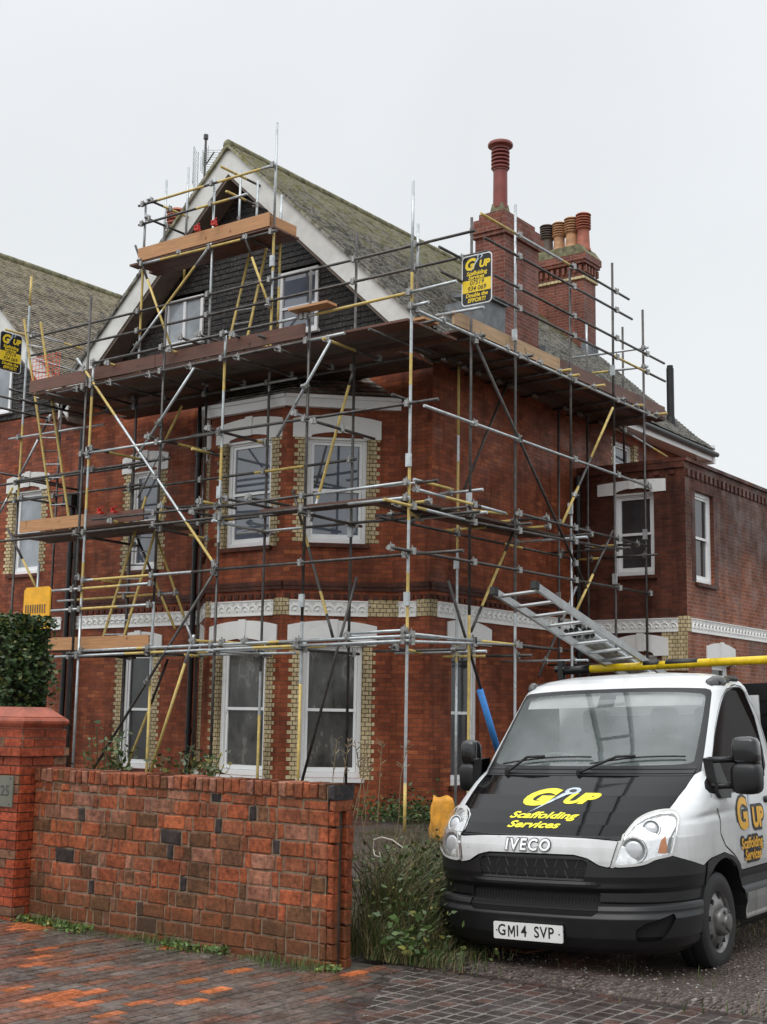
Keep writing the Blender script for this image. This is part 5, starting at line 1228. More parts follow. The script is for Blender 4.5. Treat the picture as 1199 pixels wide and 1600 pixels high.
# ------------------------------------------------------------------ flatbed lorry
TW = Matrix(((0.032633,0.998830,-0.035689,-4.621886),(-0.999467,0.032566,-0.002473,8.917711),(-0.001308,0.035751,0.999360,-0.107582),(0,0,0,1)))
TRK = thing('flatbed_lorry', 'white flatbed lorry with a black bonnet and yellow lettering parked on the gravel drive', 'lorry')
TRK.matrix_world = TW
def tp(mb, name, mats, parent=TRK, smooth=False, ang=None, label=None, col=None):
    o = mb.build(name, mats, None, smooth=smooth, col=col); o.parent = parent
    if ang: smooth_by_angle(o, ang)
    if label: o['label'] = label
    return o
def coatmat(name, c, rough=.3, coat=.6, var=.06, scale=3, metal=0, drops=True, dirt=False):
    m, t, b = mat(name, rough, metal); ob = N(t, 'TexCoord').outputs['Object']
    lk(t, ramp(t, noise(t, ob, scale, 5, .6), [(.3, [x*(1-var) for x in c]), (.7, [x*(1+var) for x in c])]), b.inputs['Base Color'])
    if dirt:   # road film: a brown veil that thins out upwards, with runs
        l0 = b.inputs['Base Color'].links[0].from_socket; sp = N(t, 'SeparateXYZ'); lk(t, ob, sp.inputs[0]); h = N(t, 'MapRange'); h.inputs[1].default_value = 1.25; h.inputs[2].default_value = .35; lk(t, sp.outputs[2], h.inputs[0])
        mp = N(t, 'Mapping'); mp.inputs['Scale'].default_value = (7, 7, .9); lk(t, ob, mp.inputs[0]); mm = N(t, 'Math', operation='MULTIPLY'); lk(t, h.outputs[0], mm.inputs[0]); lk(t, noise(t, mp.outputs[0], 1.5, 6, .65), mm.inputs[1])
        sc_ = ramp(t, noise(t, ob, 38, 2), [(.71, (0, 0, 0)), (.75, (.5, .5, .5))])
        lk(t, mix(t, mix(t, l0, (.16, .13, .10), mm.outputs[0]), (.12, .09, .07), sc_), b.inputs['Base Color'])
    b.inputs['Coat Weight'].default_value = coat; b.inputs['Coat Roughness'].default_value = .03
    if drops:
        vo = N(t, 'TexVoronoi', Scale=130.); lk(t, ob, vo.inputs['Vector']); q = ramp(t, vo.outputs['Distance'], [(.0, (1, 1, 1)), (.28, (0, 0, 0))]); bump(t, b, q, .12, .002)
    return m
VW = coatmat('white_lorry_paint', (.66, .675, .68), .3, .5, .05, dirt=True); VB = coatmat('gloss_black_paint', (.004, .004, .0045), .06, 0.0); VB.node_tree.nodes['Principled BSDF'].inputs['IOR'].default_value = 1.28
VP_ = simple('black_bumper_plastic', (.010, .010, .011), .38, var=.25, scale=5, bm=.12, bscale=150); VD = simple('cavity_black', (.004, .004, .004), .8)
VR = simple('rubber', (.012, .012, .012), .55, bm=.2); VS = simple('wheel_silver', (.17, .165, .16), .35, .6, var=.5, scale=9); VC = simple('chrome', (.86, .87, .88), .10, .80, var=.15, scale=25, bm=.9, bscale=16)
VGr = simple('cab_grey_trim', (.17, .18, .18), .7)
wsm, wt, wb = mat('windscreen_glass', .02, 0, 2.15)
wo = N(wt, 'TexCoord').outputs['Object']; lk(wt, ramp(wt, noise(wt, wo, 1.6, 4), [(.3, (.10, .125, .122)), (.7, (.17, .20, .195))]), wb.inputs['Base Color'])
lk(wt, ramp(wt, noise(wt, wo, 2.4, 4), [(.35, (.42, .42, .42)), (.65, (.62, .62, .62))]), wb.inputs['Alpha'])
vo = N(wt, 'TexVoronoi', Scale=85.); lk(wt, wo, vo.inputs['Vector']); bump(wt, wb, ramp(wt, vo.outputs['Distance'], [(0, (1, 1, 1)), (.25, (0, 0, 0))]), .06, .002)
SG = 2.6
def sd_poly(px, py, poly):
    d = np.full(px.shape, 1e9); ins = np.zeros(px.shape, bool); n = len(poly)
    for i in range(n):
        ax, ay = poly[i]; bx, by = poly[(i+1) % n]; ex, ey = bx-ax, by-ay; wx, wy = px-ax, py-ay
        t = np.clip((wx*ex+wy*ey)/(ex*ex+ey*ey+1e-12), 0, 1); d = np.minimum(d, (wx-ex*t)**2+(wy-ey*t)**2)
        c = ((ay > py) != (by > py)) & (px < (bx-ax)*(py-ay)/(by-ay+1e-12)+ax); ins ^= c
    d = np.sqrt(d); return np.where(ins, -d, d)
P2 = lambda L: [(s_*SG, z) for s_, z in L]
def smoothpoly(L, it=2):
    for _ in range(it): L = [q for i in range(len(L)) for q in ((L[i][0]*.75+L[(i+1) % len(L)][0]*.25, L[i][1]*.75+L[(i+1) % len(L)][1]*.25), (L[i][0]*.25+L[(i+1) % len(L)][0]*.75, L[i][1]*.25+L[(i+1) % len(L)][1]*.75))]
    return L
LAMP = smoothpoly([(0.190, 0.762), (0.204, 0.85), (0.217, 0.936), (0.229, 1.012), (0.249, 1.061), (0.289, 1.095), (0.346, 1.108), (0.386, 1.101), (0.411, 1.068), (0.419, 1.02), (0.427, 0.94), (0.414, 0.834), (0.386, 0.822), (0.334, 0.807), (0.300, 0.778), (0.247, 0.766)], 2)
BON = [(-.1, .949), (.102, .944), (.205, .932), (.215, .935), (.219, 1.004), (.243, 1.068), (.285, 1.104), (.330, 1.122), (.352, 1.124), (.366, 1.167), (.389, 1.258), (.394, 1.338), (.195, 1.332), (-.1, 1.329)]
GLA = smoothpoly([(-.4, 1.392), (.172, 1.400), (.361, 1.414), (.369, 1.45), (.387, 1.87), (.378, 1.905), (.357, 1.918), (.087, 1.943), (-.4, 1.953)], 2)
BORD = [(-.1, 1.331), (.195, 1.334), (.394, 1.340), (.424, 1.364), (.434, 1.921), (.42, 1.945), (.376, 1.957), (.087, 1.972), (-.1, 1.976)]
BAND = [(-.1, .945), (.102, .939), (.207, .927), (.186, .765), (.178, .762), (.154, .773), (.119, .815), (.083, .835), (-.1, .838)]
WIN = smoothpoly([(.500, 1.235), (.503, 1.432), (.510, 1.697), (.573, 1.900), (.643, 1.962), (.80, 1.972), (.90, 1.965), (.93, 1.90), (.94, 1.667), (.935, 1.409), (.93, 1.235)], 2)
LOW = [(-.1, .834), (.083, .832), (.119, .811), (.154, .769), (.184, .758), (.247, .762), (.300, .774), (.334, .803), (.386, .818), (.414, .830), (.528, .777), (.584, .746), (.619, .784), (.681, .803), (.731, .762), (.78, .652), (1.05, .662), (1.05, .49), (.80, .49), (.79, .2), (-.1, .2)]
GRI = [(-.1, .820), (.105, .808), (.119, .784), (.107, .675), (-.1, .672)]
INT = [(-.1, .612), (.139, .605), (.155, .592), (.150, .478), (.134, .455), (-.1, .455)]
FOG = smoothpoly([(.27, .310), (.275, .400), (.402, .455), (.435, .468), (.404, .368), (.377, .320), (.319, .308)], 1)
DOOR = [(.993, 1.4), (.985, 1.975), (.70, 2.0), (.559, 1.932), (.496, 1.735), (.498, 1.50), (.53, 1.36), (.60, 1.18), (.658, 1.076), (.666, .879), (.756, .735), (.785, .60), (.993, .60)]
sg, zg = np.linspace(0, 1, 300), np.unique(np.concatenate([np.linspace(.22, 2.115, 300), KZ]))
Sg, Zg_ = np.meshgrid(sg, zg, indexing='ij')
Xc, Yc, Zc = cab(Sg, Zg_)
def cabn(s, z):
    e_ = 2e-3; a = np.stack(cab(np.clip(s+e_, 0, 1), z), -1)-np.stack(cab(np.clip(s-e_, 0, 1), z), -1)
    c = np.stack(cab(s, np.clip(z+4e-3, .22, 2.115)), -1)-np.stack(cab(s, np.clip(z-4e-3, .22, 2.115)), -1)
    n = np.cross(a, c); return n/np.maximum(np.linalg.norm(n, axis=-1, keepdims=True), 1e-9)
ARC = np.where(Sg > .42, np.sqrt((Xc+.05)**2+(Zc-.34)**2)-.425, 9.)
U_, V_ = Sg*SG, Zg_
def sdg(poly): return sd_poly(U_, V_, P2(poly))
F = {k: sdg(v) for k, v in dict(lamp=LAMP, bon=BON, gla=GLA, bord=BORD, band=BAND, win=WIN, low=LOW, gri=GRI, int=INT, fog=FOG).items()}
def region(name, fld, m, off=0.0, parent=TRK, gap=.0022, label=None, sides=(1, -1), split=False):
    """skin part of the cab where fld < -gap, cut along the exact outline; both mirrored halves in one mesh"""
    fld = np.maximum(fld, -ARC)+gap
    ins = fld < 0; ns, nz_ = fld.shape; verts = []; faces = []; vid = {}
    def gv(i, j):
        k_ = (i, j)
        if k_ not in vid: vid[k_] = len(verts); verts.append((sg[i], zg[j]))
        return vid[k_]
    def ev(i, j, k_, l):
        a, b = fld[i, j], fld[k_, l]; key = ((i, j), (k_, l)) if (i, j) < (k_, l) else ((k_, l), (i, j))
        if key not in vid: t = a/(a-b); vid[key] = len(verts); verts.append((sg[i]+(sg[k_]-sg[i])*t, zg[j]+(zg[l]-zg[j])*t))
        return vid[key]
    cnt = ins[:-1, :-1].astype(int)+ins[1:, :-1]+ins[1:, 1:]+ins[:-1, 1:]
    for i, j in zip(*np.nonzero(cnt)):
        cs = [(i, j), (i+1, j), (i+1, j+1), (i, j+1)]
        if cnt[i, j] == 4: faces.append([gv(*c) for c in cs]); continue
        pl = []
        for a, b in zip(cs, cs[1:]+cs[:1]):
            if ins[a]: pl.append(gv(*a))
            if ins[a] != ins[b]: pl.append(ev(*a, *b))
        if len(pl) > 2: faces.append(pl)
    if not verts: return None
    sz = np.array(verts); x, y, z = cab(sz[:, 0], sz[:, 1]); nn = cabn(sz[:, 0], sz[:, 1]); P_ = np.stack([x, y, z], -1)
    o_ = off(sz[:, 0], sz[:, 1])[:, None] if callable(off) else off
    P_ = P_+nn*o_; res = []
    def mk(sides_):
        V = []; F_ = []
        for sd in sides_:
            b = len(V); V += [(p[0], p[1]*sd, p[2]) for p in P_.tolist()]; F_ += [[b+q for q in (f if sd > 0 else f[::-1])] for f in faces]
        me = bpy.data.meshes.new(name); me.from_pydata(V, [], F_)
        if len(sides_) == 2:
            bm = bmesh.new(); bm.from_mesh(me); bmesh.ops.remove_doubles(bm, verts=[v for v in bm.verts if abs(v.co.y) < 1e-4], dist=1e-4); bm.to_mesh(me); bm.free()
        me.materials.append(m); me.polygons.foreach_set('use_smooth', [True]*len(me.polygons)); me.update()
        o = bpy.data.objects.new(name, me); COL.objects.link(o); o.parent = parent
        if label: o['label'] = label
        return o
    if split: return [mk((sd,)) for sd in sides]
    return mk(sides)
mx, mn = np.maximum, np.minimum
white = -mn(mn(mn(F['lamp'], F['bon']), mn(F['bord'], F['band'])), mn(F['win'], F['low']))
region('body', mx(white, -(Zc-.3)), VW, lambda s_, z: -.012*np.exp(-((s_-(.56+.25*(z-1.0)))/.11)**2-((z-1.055-.10*(s_-.5))/.022)**2) + .004*np.exp(-((s_-.56)/.2)**2-((z-1.14)/.04)**2))
region('bonnet', F['bon'], VB, .003)
region('windscreen_surround', mx(F['bord'], -F['gla']), VP_, .001, gap=0)
wsc = region('windscreen', F['gla'], wsm, .002, gap=0)
region('grille_band', F['band'], VW, lambda s_, z: .008+.012*np.clip((z-.76)/.1, 0, 1)*np.clip(1-s_*3, 0, 1)+.0*z, label='white band with the maker name across the nose')
lowf = mx(mx(F['low'], -F['gri']), -F['int'])
upper = mx(lowf, .535-Zc); lower = mx(mx(lowf, Zc-.53), Sg-.60)
region('nose_panel', mx(mx(upper, -(Zc-.535)), Sg-.60), VP_, lambda s_, z: .010*np.clip((.66-z)/.03, 0, 1)*np.clip(1-s_*2, 0, 1))
region('bumper', mx(lower, -F['fog']), VP_, lambda s_, z: .02*np.clip((.47-z)/.03, 0, 1)*np.clip((.62-s_)*6, 0, 1))
region('fog_lamp_recess', F['fog'], VD, -.03, gap=0, split=True)
region('side_moulding', mx(mx(lowf, .60-Sg), -(Zc-.3)), VP_, .006, split=True)
region('sill_panel', mx(mx(.80-Sg, Zc-.488), .34-Zc), VW, 0, split=True)
# black shell added behind the skin so the panel gaps read as shade
region('gap_shade_shell', mx(np.full_like(Zc, -1.0), -mx(-F['gla']+0, -9)*0-1)*1.0 if False else mn(mx(-F['gla']-.0, -F['win']), 1)*0+mx(mx(-F['gla'], -F['win']), -1.0), VD, -.012, gap=.004)
gl = glassmat('door_glass', (.014, .010, .009), .03, ior=1.2); gl.node_tree.nodes['Principled BSDF'].inputs['Specular IOR Level'].default_value = .12
region('side_window', F['win'], gl, -.004, split=True)
region('window_frame', mx(sdg(smoothpoly([(.492, 1.20), (.495, 1.44), (.502, 1.71), (.566, 1.915), (.64, 1.972), (.80, 1.982), (.915, 1.973), (.94, 1.90), (.95, 1.667), (.945, 1.20)], 2)), -F['win']), VP_, .001, gap=0, split=True)
# door joint: thin dark line following the door outline
dl = np.abs(sd_poly(U_, V_, P2(smoothpoly(DOOR, 1))))-.0045
region('door_joint', dl, VD, .0012, gap=0, split=True)
# headlamps
LCOV, lt, lb = mat('clear_lamp_cover', .02, 0, 1.5); lb.inputs['Base Color'].default_value = (.75, .76, .76, 1); lb.inputs['Alpha'].default_value = .07
for sd, hl in zip((1, -1), region('headlight', F['lamp'], VC, .004, split=True)):
    region('clear_cover', F['lamp'], LCOV, .026, parent=hl, sides=(sd,), gap=0)
    rimf = mx(F['lamp'], -(F['lamp']+.016)); region('lamp_rim', rimf, simple('lamp_rim_plastic', (.5, .5, .48), .25) if sd > 0 else bpy.data.materials['lamp_rim_plastic'], .0265, parent=hl, sides=(sd,), gap=0)
    for (s0, z0_, r) in ((.262, .872, .085), (.305, 1.0, .062)):
        c = np.array([float(v) for v in cab(s0, z0_)]); n_ = cabn(np.array(s0), np.array(z0_)); c[1] *= sd; n_ = n_*np.array([1, sd, 1]); c = Vector(c); n_ = (Vector(n_)*.6+Vector((.6, 0, -.1))).normalized()
        q = n_.to_track_quat('Z', 'Y').to_matrix()
        for nm, prof, mm in (('reflector', [(r*.0+.001, .004), (r*.45, .008), (r*.8, .016), (r, .028), (r*1.03, .026), (r*1.06, .0)], VC), ('bulb_lens', [(r*.72, .012), (r*.70, .022), (r*.55, .032), (r*.3, .040), (.001, .043)], simple('lamp_lens', (.55, .56, .58), .05, .3) if 'lamp_lens' not in bpy.data.materials else bpy.data.materials['lamp_lens']), ('lamp_ring', [(r*1.06, .0), (r*1.05, .024), (r*1.02, .027), (r*1.0, .022)], VGr)):
            m_ = MB(); m_.lathe([(a_, b_z*.5) for a_, b_z in prof], (0, 0, 0), 28); m_.v = [tuple(c+n_*.0+q@Vector(v)) for v in m_.v]; tp(m_, nm, mm, hl, True)
    region('indicator', sd_poly(U_, V_, P2([(.352, .85), (.362, .93), (.378, .955), (.392, .87), (.385, .845)])), simple('amber_lens', (.45, .16, .05), .15) if sd > 0 else bpy.data.materials['amber_lens'], .007, parent=hl, sides=(sd,), gap=0)
    region('side_reflector', sd_poly(U_, V_, P2(smoothpoly([(.385, .845), (.398, .96), (.412, 1.03), (.408, .93), (.402, .85)], 1))), VGr, .007, parent=hl, sides=(sd,), gap=0)
def fx(y, z):   # cab front x at lateral y, height z
    xc, ys, xs, n = [np.interp(z, KZ, K) for K in (KXC, KYS, KXS, KN)]; return float(xs+(xc-xs)*max(0, 1-(abs(y)/ys)**n)**(1/n))
# grille recess with bars, lower intake mesh
g = MB()
g.box(-.47, .47, 0, .01, 0, .01) if False else None
gr = MB(); N_ = 24
for a, b in zip(np.linspace(-.44, .44, N_), np.linspace(-.44, .44, N_)[1:]):
    for z, h, o_ in ((.815, .012, -.01), (.752, .010, -.012), (.735, .008, -.016), (.684, .012, -.01)):
        xa, xb = fx(a, z)+o_, fx(b, z)+o_; v = [(xa, a, z), (xb, b, z), (xb, b, z-h), (xa, a, z-h), (xa-.03, a, z), (xb-.03, b, z)]
        gr.face([v[0], v[3], v[2], v[1]]); gr.face([v[4], v[0], v[1], v[5]]); gr.face([v[3], (xa-.03, a, z-h), (xb-.03, b, z-h), v[2]])
for row, (zt, zb) in enumerate(((.803, .752), (.735, .684))):
    for k_ in range(12):
        y = -.41+.0745*k_; s_ = .012 if k_ % 2 else -.012
        xa, xb = fx(y, zt)-.012, fx(y, zb)-.012; gr.tube((xa, y-s_, zt), (xb, y+s_, zb), .003, 5)
tp(gr, 'grille', simple('grille_plastic', (.055, .055, .058), .3))
gr = MB()
for a, b in zip(np.linspace(-.55, .55, 23), np.linspace(-.55, .55, 23)[1:]):
    for k_ in range(8):
        z = .465+k_*.019; xa, xb = fx(a, z)-.03, fx(b, z)-.03; gr.face([(xa, a, z), (xa, a, z+.006), (xb, b, z+.006), (xb, b, z)][::-1]); 
for k_ in range(46):
    y = -.55+.0244*k_; gr.tube((fx(y, .46)-.031, y, .46), (fx(y, .61)-.031, y, .61), .002, 4)
tp(gr, 'intake_mesh', VP_)
# lip below grille
gr = MB(); ys_ = np.linspace(-.5, .5, 30)
for a, b in zip(ys_, ys_[1:]):
    f1, f2 = [.012*min(1, (.5-abs(q))*8) for q in (a, b)]
    for (z0_, z1_, o0, o1) in ((.668, .650, .0, 1), (.650, .632, 1, 1), (.632, .615, 1, .0)):
        gr.face([(fx(a, z0_)+.004+f1*o0, a, z0_), (fx(a, z1_)+.004+f1*o1, a, z1_), (fx(b, z1_)+.004+f2*o1, b, z1_), (fx(b, z0_)+.004+f2*o0, b, z0_)])
tp(gr, 'grille_lip', VP_, smooth=True)
# number plate
pc = Vector((1.033, 0, .333)); tl = math.radians(3)
pm = MB(); 
PZC = .333
pm.frame((1.035, 0), pi/2); pm.prism([(u, z+PZC) for u, z in rounded(.52, .111, .008, 2)], -.012, .0)
plt_ = tp(pm, 'number_plate', simple('plate_white', (.70, .70, .68), .3, var=.03))
plt_.rotation_euler = (math.radians(-6.5), 0, 0) if False else (0, 0, 0)
for s_, dx in (('G', -.196), ('14', -.052), ('SVP', .122)):
    v, f = text_mesh(s_, .094, 0, .0014, 1.1); decal('plate_lettering', v, f, lambda x, y, z: (1.0362, x*.95+dx, PZC+y*1.08), SBLK, plt_)
mv = [(-.027, -.035), (-.027, .035), (-.015, .035), (0, .0), (.015, .035), (.027, .035), (.027, -.035), (.017, -.035), (.017, .013), (.004, -.018), (-.004, -.018), (-.017, .013), (-.017, -.035)]
decal('plate_lettering', [(x, y, 0) for x, y in mv], [(0, 1, 11), (0, 11, 12), (1, 2, 11), (2, 3, 11), (3, 10, 11), (3, 9, 10), (3, 8, 9), (3, 4, 8), (4, 5, 8), (5, 6, 8), (6, 7, 8)], lambda x, y, z: (1.0362, x-.122, PZC+y*1.05-.002), SBLK, plt_)
pm = MB()
for y in (-.235, .235): pm.tube((1.034, y, PZC), (1.0385, y, PZC), .005, 8)
tp(pm, 'plate_screw', SBLK, plt_)
# emblem and bonnet lettering follow the panels
def bonfn(dy, dz, k_=.47, o_=.0055):
    def fn(x, y, z):
        yy, zz = x+dy, y*k_+dz; return (fx(yy, zz)+o_*.55, yy, zz+o_*.8)
    return fn
def nosefn(dy, dz, o_): return lambda x, y, z: (fx(x+dy, y+dz)+o_, x+dy, y+dz)
BY = simple('vinyl_yellow', (.80, .72, .02), .3, var=.02); 
v, f = text_mesh('IVECO', .108, .0, .0065, 1.18, sub_=2); decal('maker_name', v, f, nosefn(-.015, .893, .031), VP_, TRK)
v, f = text_mesh('IVECO', .104, .0, .0025, 1.225, sub_=2); decal('maker_name', v, f, nosefn(-.015, .893, .034), VC if False else M['upvc'], TRK)
for s_, sz, dy, dz, sh, bo, sp in (('G', .29, -.185, 1.182, .35, .020, 1), ('UP', .185, .155, 1.178, .35, .012, 1), ('Scaffolding', .118, -.03, 1.071, .3, .004, 1.02), ('Services', .118, -.06, 1.013, .3, .004, 1.02)):
    v, f = text_mesh(s_, sz, sh, bo, sp, sub_=2); decal('bonnet_lettering', [(x*1.0, y, z) for x, y, z in v], f, bonfn(dy, dz), BY, TRK)
sh_, ri, ho = spud(.36); decal('spanner_emblem', [(x*1.1, y, 0) for x, y in sh_]+[(x, y, 0) for x, y in ri], [tuple(range(5)), tuple(range(5, 19))], bonfn(.0, 1.165, .47, .007), SGR, TRK); decal('spanner_emblem', [(x, y, 0) for x, y in ho], [tuple(range(10))], bonfn(.0, 1.165, .47, .009), SBLK, TRK)
# door lettering: left and right doors
DY = simple('vinyl_amber', (.80, .42, .03), .3, var=.02)
for sd in (1, -1):
    def sf(dx, dz, o_): return lambda x, y, z: ((-.62-x+dx)*1.0 if sd > 0 else (-.62+x-dx), sd*(float(np.interp(y+dz, KZ, KYS))+o_), y+dz)
    for s_, sz, dx, dz, sh, bo in (('G', .30, .16, 1.035, 0, .012), ('UP', .19, -.16, 1.0, 0, .010), ('Scaffolding', .105, -.0, .83, 0, .003), ('Services', .105, -.02, .745, 0, .003)):
        for oo, mm, bb in ((.004, SBLK, .022 if sz < .15 else .032), (.0065, DY, bo)):
            v, f = text_mesh(s_, sz, sh, bb); decal('door_lettering', v, f, sf(dx, dz, oo), mm, TRK, flip=False)
    decal('spanner_emblem', [(x*.5, y*1.3, 0) for x, y in sh_]+[(x*.5, y*1.3, 0) for x, y in ri], [tuple(range(5)), tuple(range(5, 19))], sf(.0, 1.06, .0075), SGR, TRK)
# cowl, wipers
cw = MB()
for a, b in zip(np.linspace(-.84, .84, 40), np.linspace(-.84, .84, 40)[1:]):
    for z0_, z1_, o0, o1 in ((1.395, 1.375, .004, .012), (1.375, 1.345, .012, .016), (1.345, 1.330, .016, .004)):
        cw.face([(fx(a, z0_)+o0, a, z0_), (fx(a, z1_)+o1, a, z1_+.004), (fx(b, z1_)+o1, b, z1_+.004), (fx(b, z0_)+o0, b, z0_)])
tp(cw, 'cowl', VP_, smooth=True)
for y0_, y1_, ya_ in ((-.70, .05, -.62), (.06, .76, .0)):
    wm = MB(); pts = []
    z_ = lambda f_: 1.405+.045*f_+.02*sin(f_*3)
    for k_ in range(9):
        f_ = k_/8; y = y0_+(y1_-y0_)*f_; pts.append((fx(y, z_(f_))+.022, y, z_(f_)+.012))
    wm.path(pts, .007, 6); a0 = (fx(ya_, 1.35)+.03, ya_, 1.355); mid = pts[3]
    wm.path([a0, (mid[0]+.03, mid[1]-.05, mid[2]+.015), (pts[4][0]+.022, pts[4][1], pts[4][2]+.012)], .011, 6); wm.tube((a0[0], a0[1], a0[2]-.02), (a0[0], a0[1], a0[2]+.015), .018, 8)
    tp(wm, 'wiper', VR, ang=50)
# roof marker lamps with black strips along the roof edge
for sd in (1, -1):
    st = MB(); pth = []
    for k_ in range(8):
        f_ = k_/7; s_ = .50+.42*f_; z = 1.985+.04*min(1, f_*2.5); x, y, zz = [float(q) for q in cab(s_, z)]; pth.append((x, sd*(y-.012), zz+.014))
    for p, q in zip(pth, pth[1:]): st.tube(p, q, .030, 6)
    tp(st, 'roof_strip', VP_, smooth=True)
    x, y, z = [float(q) for q in cab(.425, 1.985)]; m_ = MB(); m_.lathe([(.001, -.04), (.03, -.035), (.042, 0), (.038, .035), (.02, .06), (.001, .066)], (0, 0, 0), 14)
    q = Vector((-.75, -.30*sd*-1, .12)).to_track_quat('Z', 'Y').to_matrix(); m_.v = [tuple(Vector((x-.06, sd*(y+.005), z+.012))+q@Vector((v_[0], v_[1]*1.4, v_[2]*1.9))) for v_ in m_.v]; tp(m_, 'marker_lamp', simple('smoked_lens', (.10, .10, .10), .15) if sd > 0 else bpy.data.materials['smoked_lens'], smooth=True)
# mirrors
def rbox(x0, x1, y0, y1, z0, z1, r=.35, cuts=5, taper=0):
    bm = bmesh.new(); bmesh.ops.create_cube(bm, size=2); bmesh.ops.subdivide_edges(bm, edges=bm.edges, cuts=cuts, use_grid_fill=True); m_ = MB()
    for v_ in bm.verts:
        p = v_.co; k_ = (abs(p.x)**4+abs(p.y)**4+abs(p.z)**4)**.25; p = p/k_*1.0 if k_ > 1 else p; p = p*(1+.0); v_.co = Vector(((x0+x1)/2+p.x*(x1-x0)/2, (y0+y1)/2+p.y*(y1-y0)/2*(1-taper*p.z), (z0+z1)/2+p.z*(z1-z0)/2))
    m_.v = [tuple(v_.co) for v_ in bm.verts]; m_.f = [tuple(v_.index for v_ in f_.verts) for f_ in bm.faces]; m_.uv = [[(0, 0)]*len(f_) for f_ in m_.f]; m_.m = [0]*len(m_.f); bm.free(); return m_
for sd, y0_, y1_ in ((1, 1.075, 1.265), (-1, -1.145, -1.005)):
    mi = tp(rbox(-.16, -.02, y0_, y1_, 1.40, 1.60, taper=.06), 'mirror', simple('mirror_gloss_black', (.012, .012, .013), .12, coat=.5) if sd > 0 else bpy.data.materials['mirror_gloss_black'], smooth=True)
    tp(rbox(-.165, .0, y0_-.01, y1_+.01, 1.20, 1.42), 'lower_shell', VP_, mi, smooth=True)
    gm = MB(); gm.frame((-.172, 0), pi/2); gm.box(y0_+.02, y1_-.02, -.002, .006, 1.25, 1.56); tp(gm, 'mirror_glass', VC, mi)
    yb = sd*.94; ye = y0_+.03 if sd > 0 else y1_-.03
    for z in (1.44, 1.26):
        ar = MB(); ar.tube((.03, yb, z-.0), (-.06, ye, z), .022, 8); tp(ar, 'mirror_arm', VP_, mi, smooth=True)
    b_ = MB(); pts = [(.04, 1.45), (.03, 1.22), (-.02, 1.175), (-.20, 1.17), (-.22, 1.22), (-.12, 1.36), (-.08, 1.46)]
    for k_ in range(len(pts)):
        a, c = pts[k_], pts[(k_+1) % len(pts)]; o1, o2 = [sd*(float(np.interp(q[1], KZ, KYS))+.035) for q in (a, c)]; i1, i2 = o1-sd*.07, o2-sd*.07
        b_.face([(a[0], i1, a[1]), (c[0], i2, c[1]), (c[0], o2, c[1]), (a[0], o1, a[1])])
    b_.face([(a[0], sd*(float(np.interp(a[1], KZ, KYS))+.035), a[1]) for a in pts]); tp(b_, 'mirror_base', VP_, mi)
# door handle, fender repeater
for sd in (1, -1):
    h_ = tp(rbox(-1.16, -.96, sd*.965 if sd > 0 else -.995, sd*.995 if sd > 0 else -.965, 1.10, 1.15), 'door_handle', VP_, smooth=True)
# cab interior
ci = MB(); ci.box(-.92, -.05, -.83, .83, 1.28, 1.36) if False else None
dsh = MB()
for a, b in zip(np.linspace(-.80, .80, 24), np.linspace(-.80, .80, 24)[1:]):
    q = lambda y, k_: (fx(y, 1.36)-.05-.42*k_, y, 1.36+.05*sin(k_*2.6)-.10*max(0, k_-.75)*4)
    for k0, k1 in ((0, .3), (.3, .6), (.6, .8), (.8, 1)): dsh.face([q(a, k0), q(b, k0), q(b, k1), q(a, k1)])
tp(dsh, 'dashboard', VGr, smooth=True)
sw = MB(); c = Vector((-.42, -.40, 1.37)); ax_ = Vector((-.55, 0, .83)).normalized(); q = ax_.to_track_quat('Z', 'Y').to_matrix(); ring = [c+q@Vector((.21*cos(a), .21*sin(a), 0)) for a in np.linspace(0, 2*pi, 25)]
sw.path(ring, .014, 6); sw.tube(c, ring[2], .014, 5); sw.tube(c, ring[10], .014, 5); sw.tube(c-ax_*.15, c+ax_*.0, .03, 8); tp(sw, 'steering_wheel', VGr, smooth=True)
for y in (-.42, .18, .55):
    tp(rbox(-1.12, -.93, y-.2, y+.2, 1.0, 1.62), 'seat', VGr, smooth=True); tp(rbox(-1.10, -1.0, y-.12, y+.12, 1.62, 1.84), 'headrest', VGr, smooth=True)
bk = MB(); bk.frame((-1.27, 0), pi/2); bk.box(-.88, .88, -.02, 0, .5, 1.92); tp(bk, 'cab_back', VW)
bk = MB(); bk.frame((-1.262, 0), pi/2); bk.box(-.62, .62, 0, .004, 1.42, 1.78); tp(bk, 'rear_window', M['curtain'])
fl = MB(); fl.box(-1.2, .3, -.8, .8, .55, .6); tp(fl, 'cab_floor', VD)
hd = MB(); 
for k_ in range(2): pass
sv = MB(); 
for y0_, y1_ in ((-.72, -.08), (.06, .74)):
    for a, b in zip(np.linspace(y0_, y1_, 10), np.linspace(y0_, y1_, 10)[1:]): sv.face([(fx(a, 1.93)-.03, a, 1.925), (fx(a, 1.84)-.04, a, 1.835), (fx(b, 1.84)-.04, b, 1.835), (fx(b, 1.93)-.03, b, 1.925)])
tp(sv, 'sun_visor', M['upvc'])
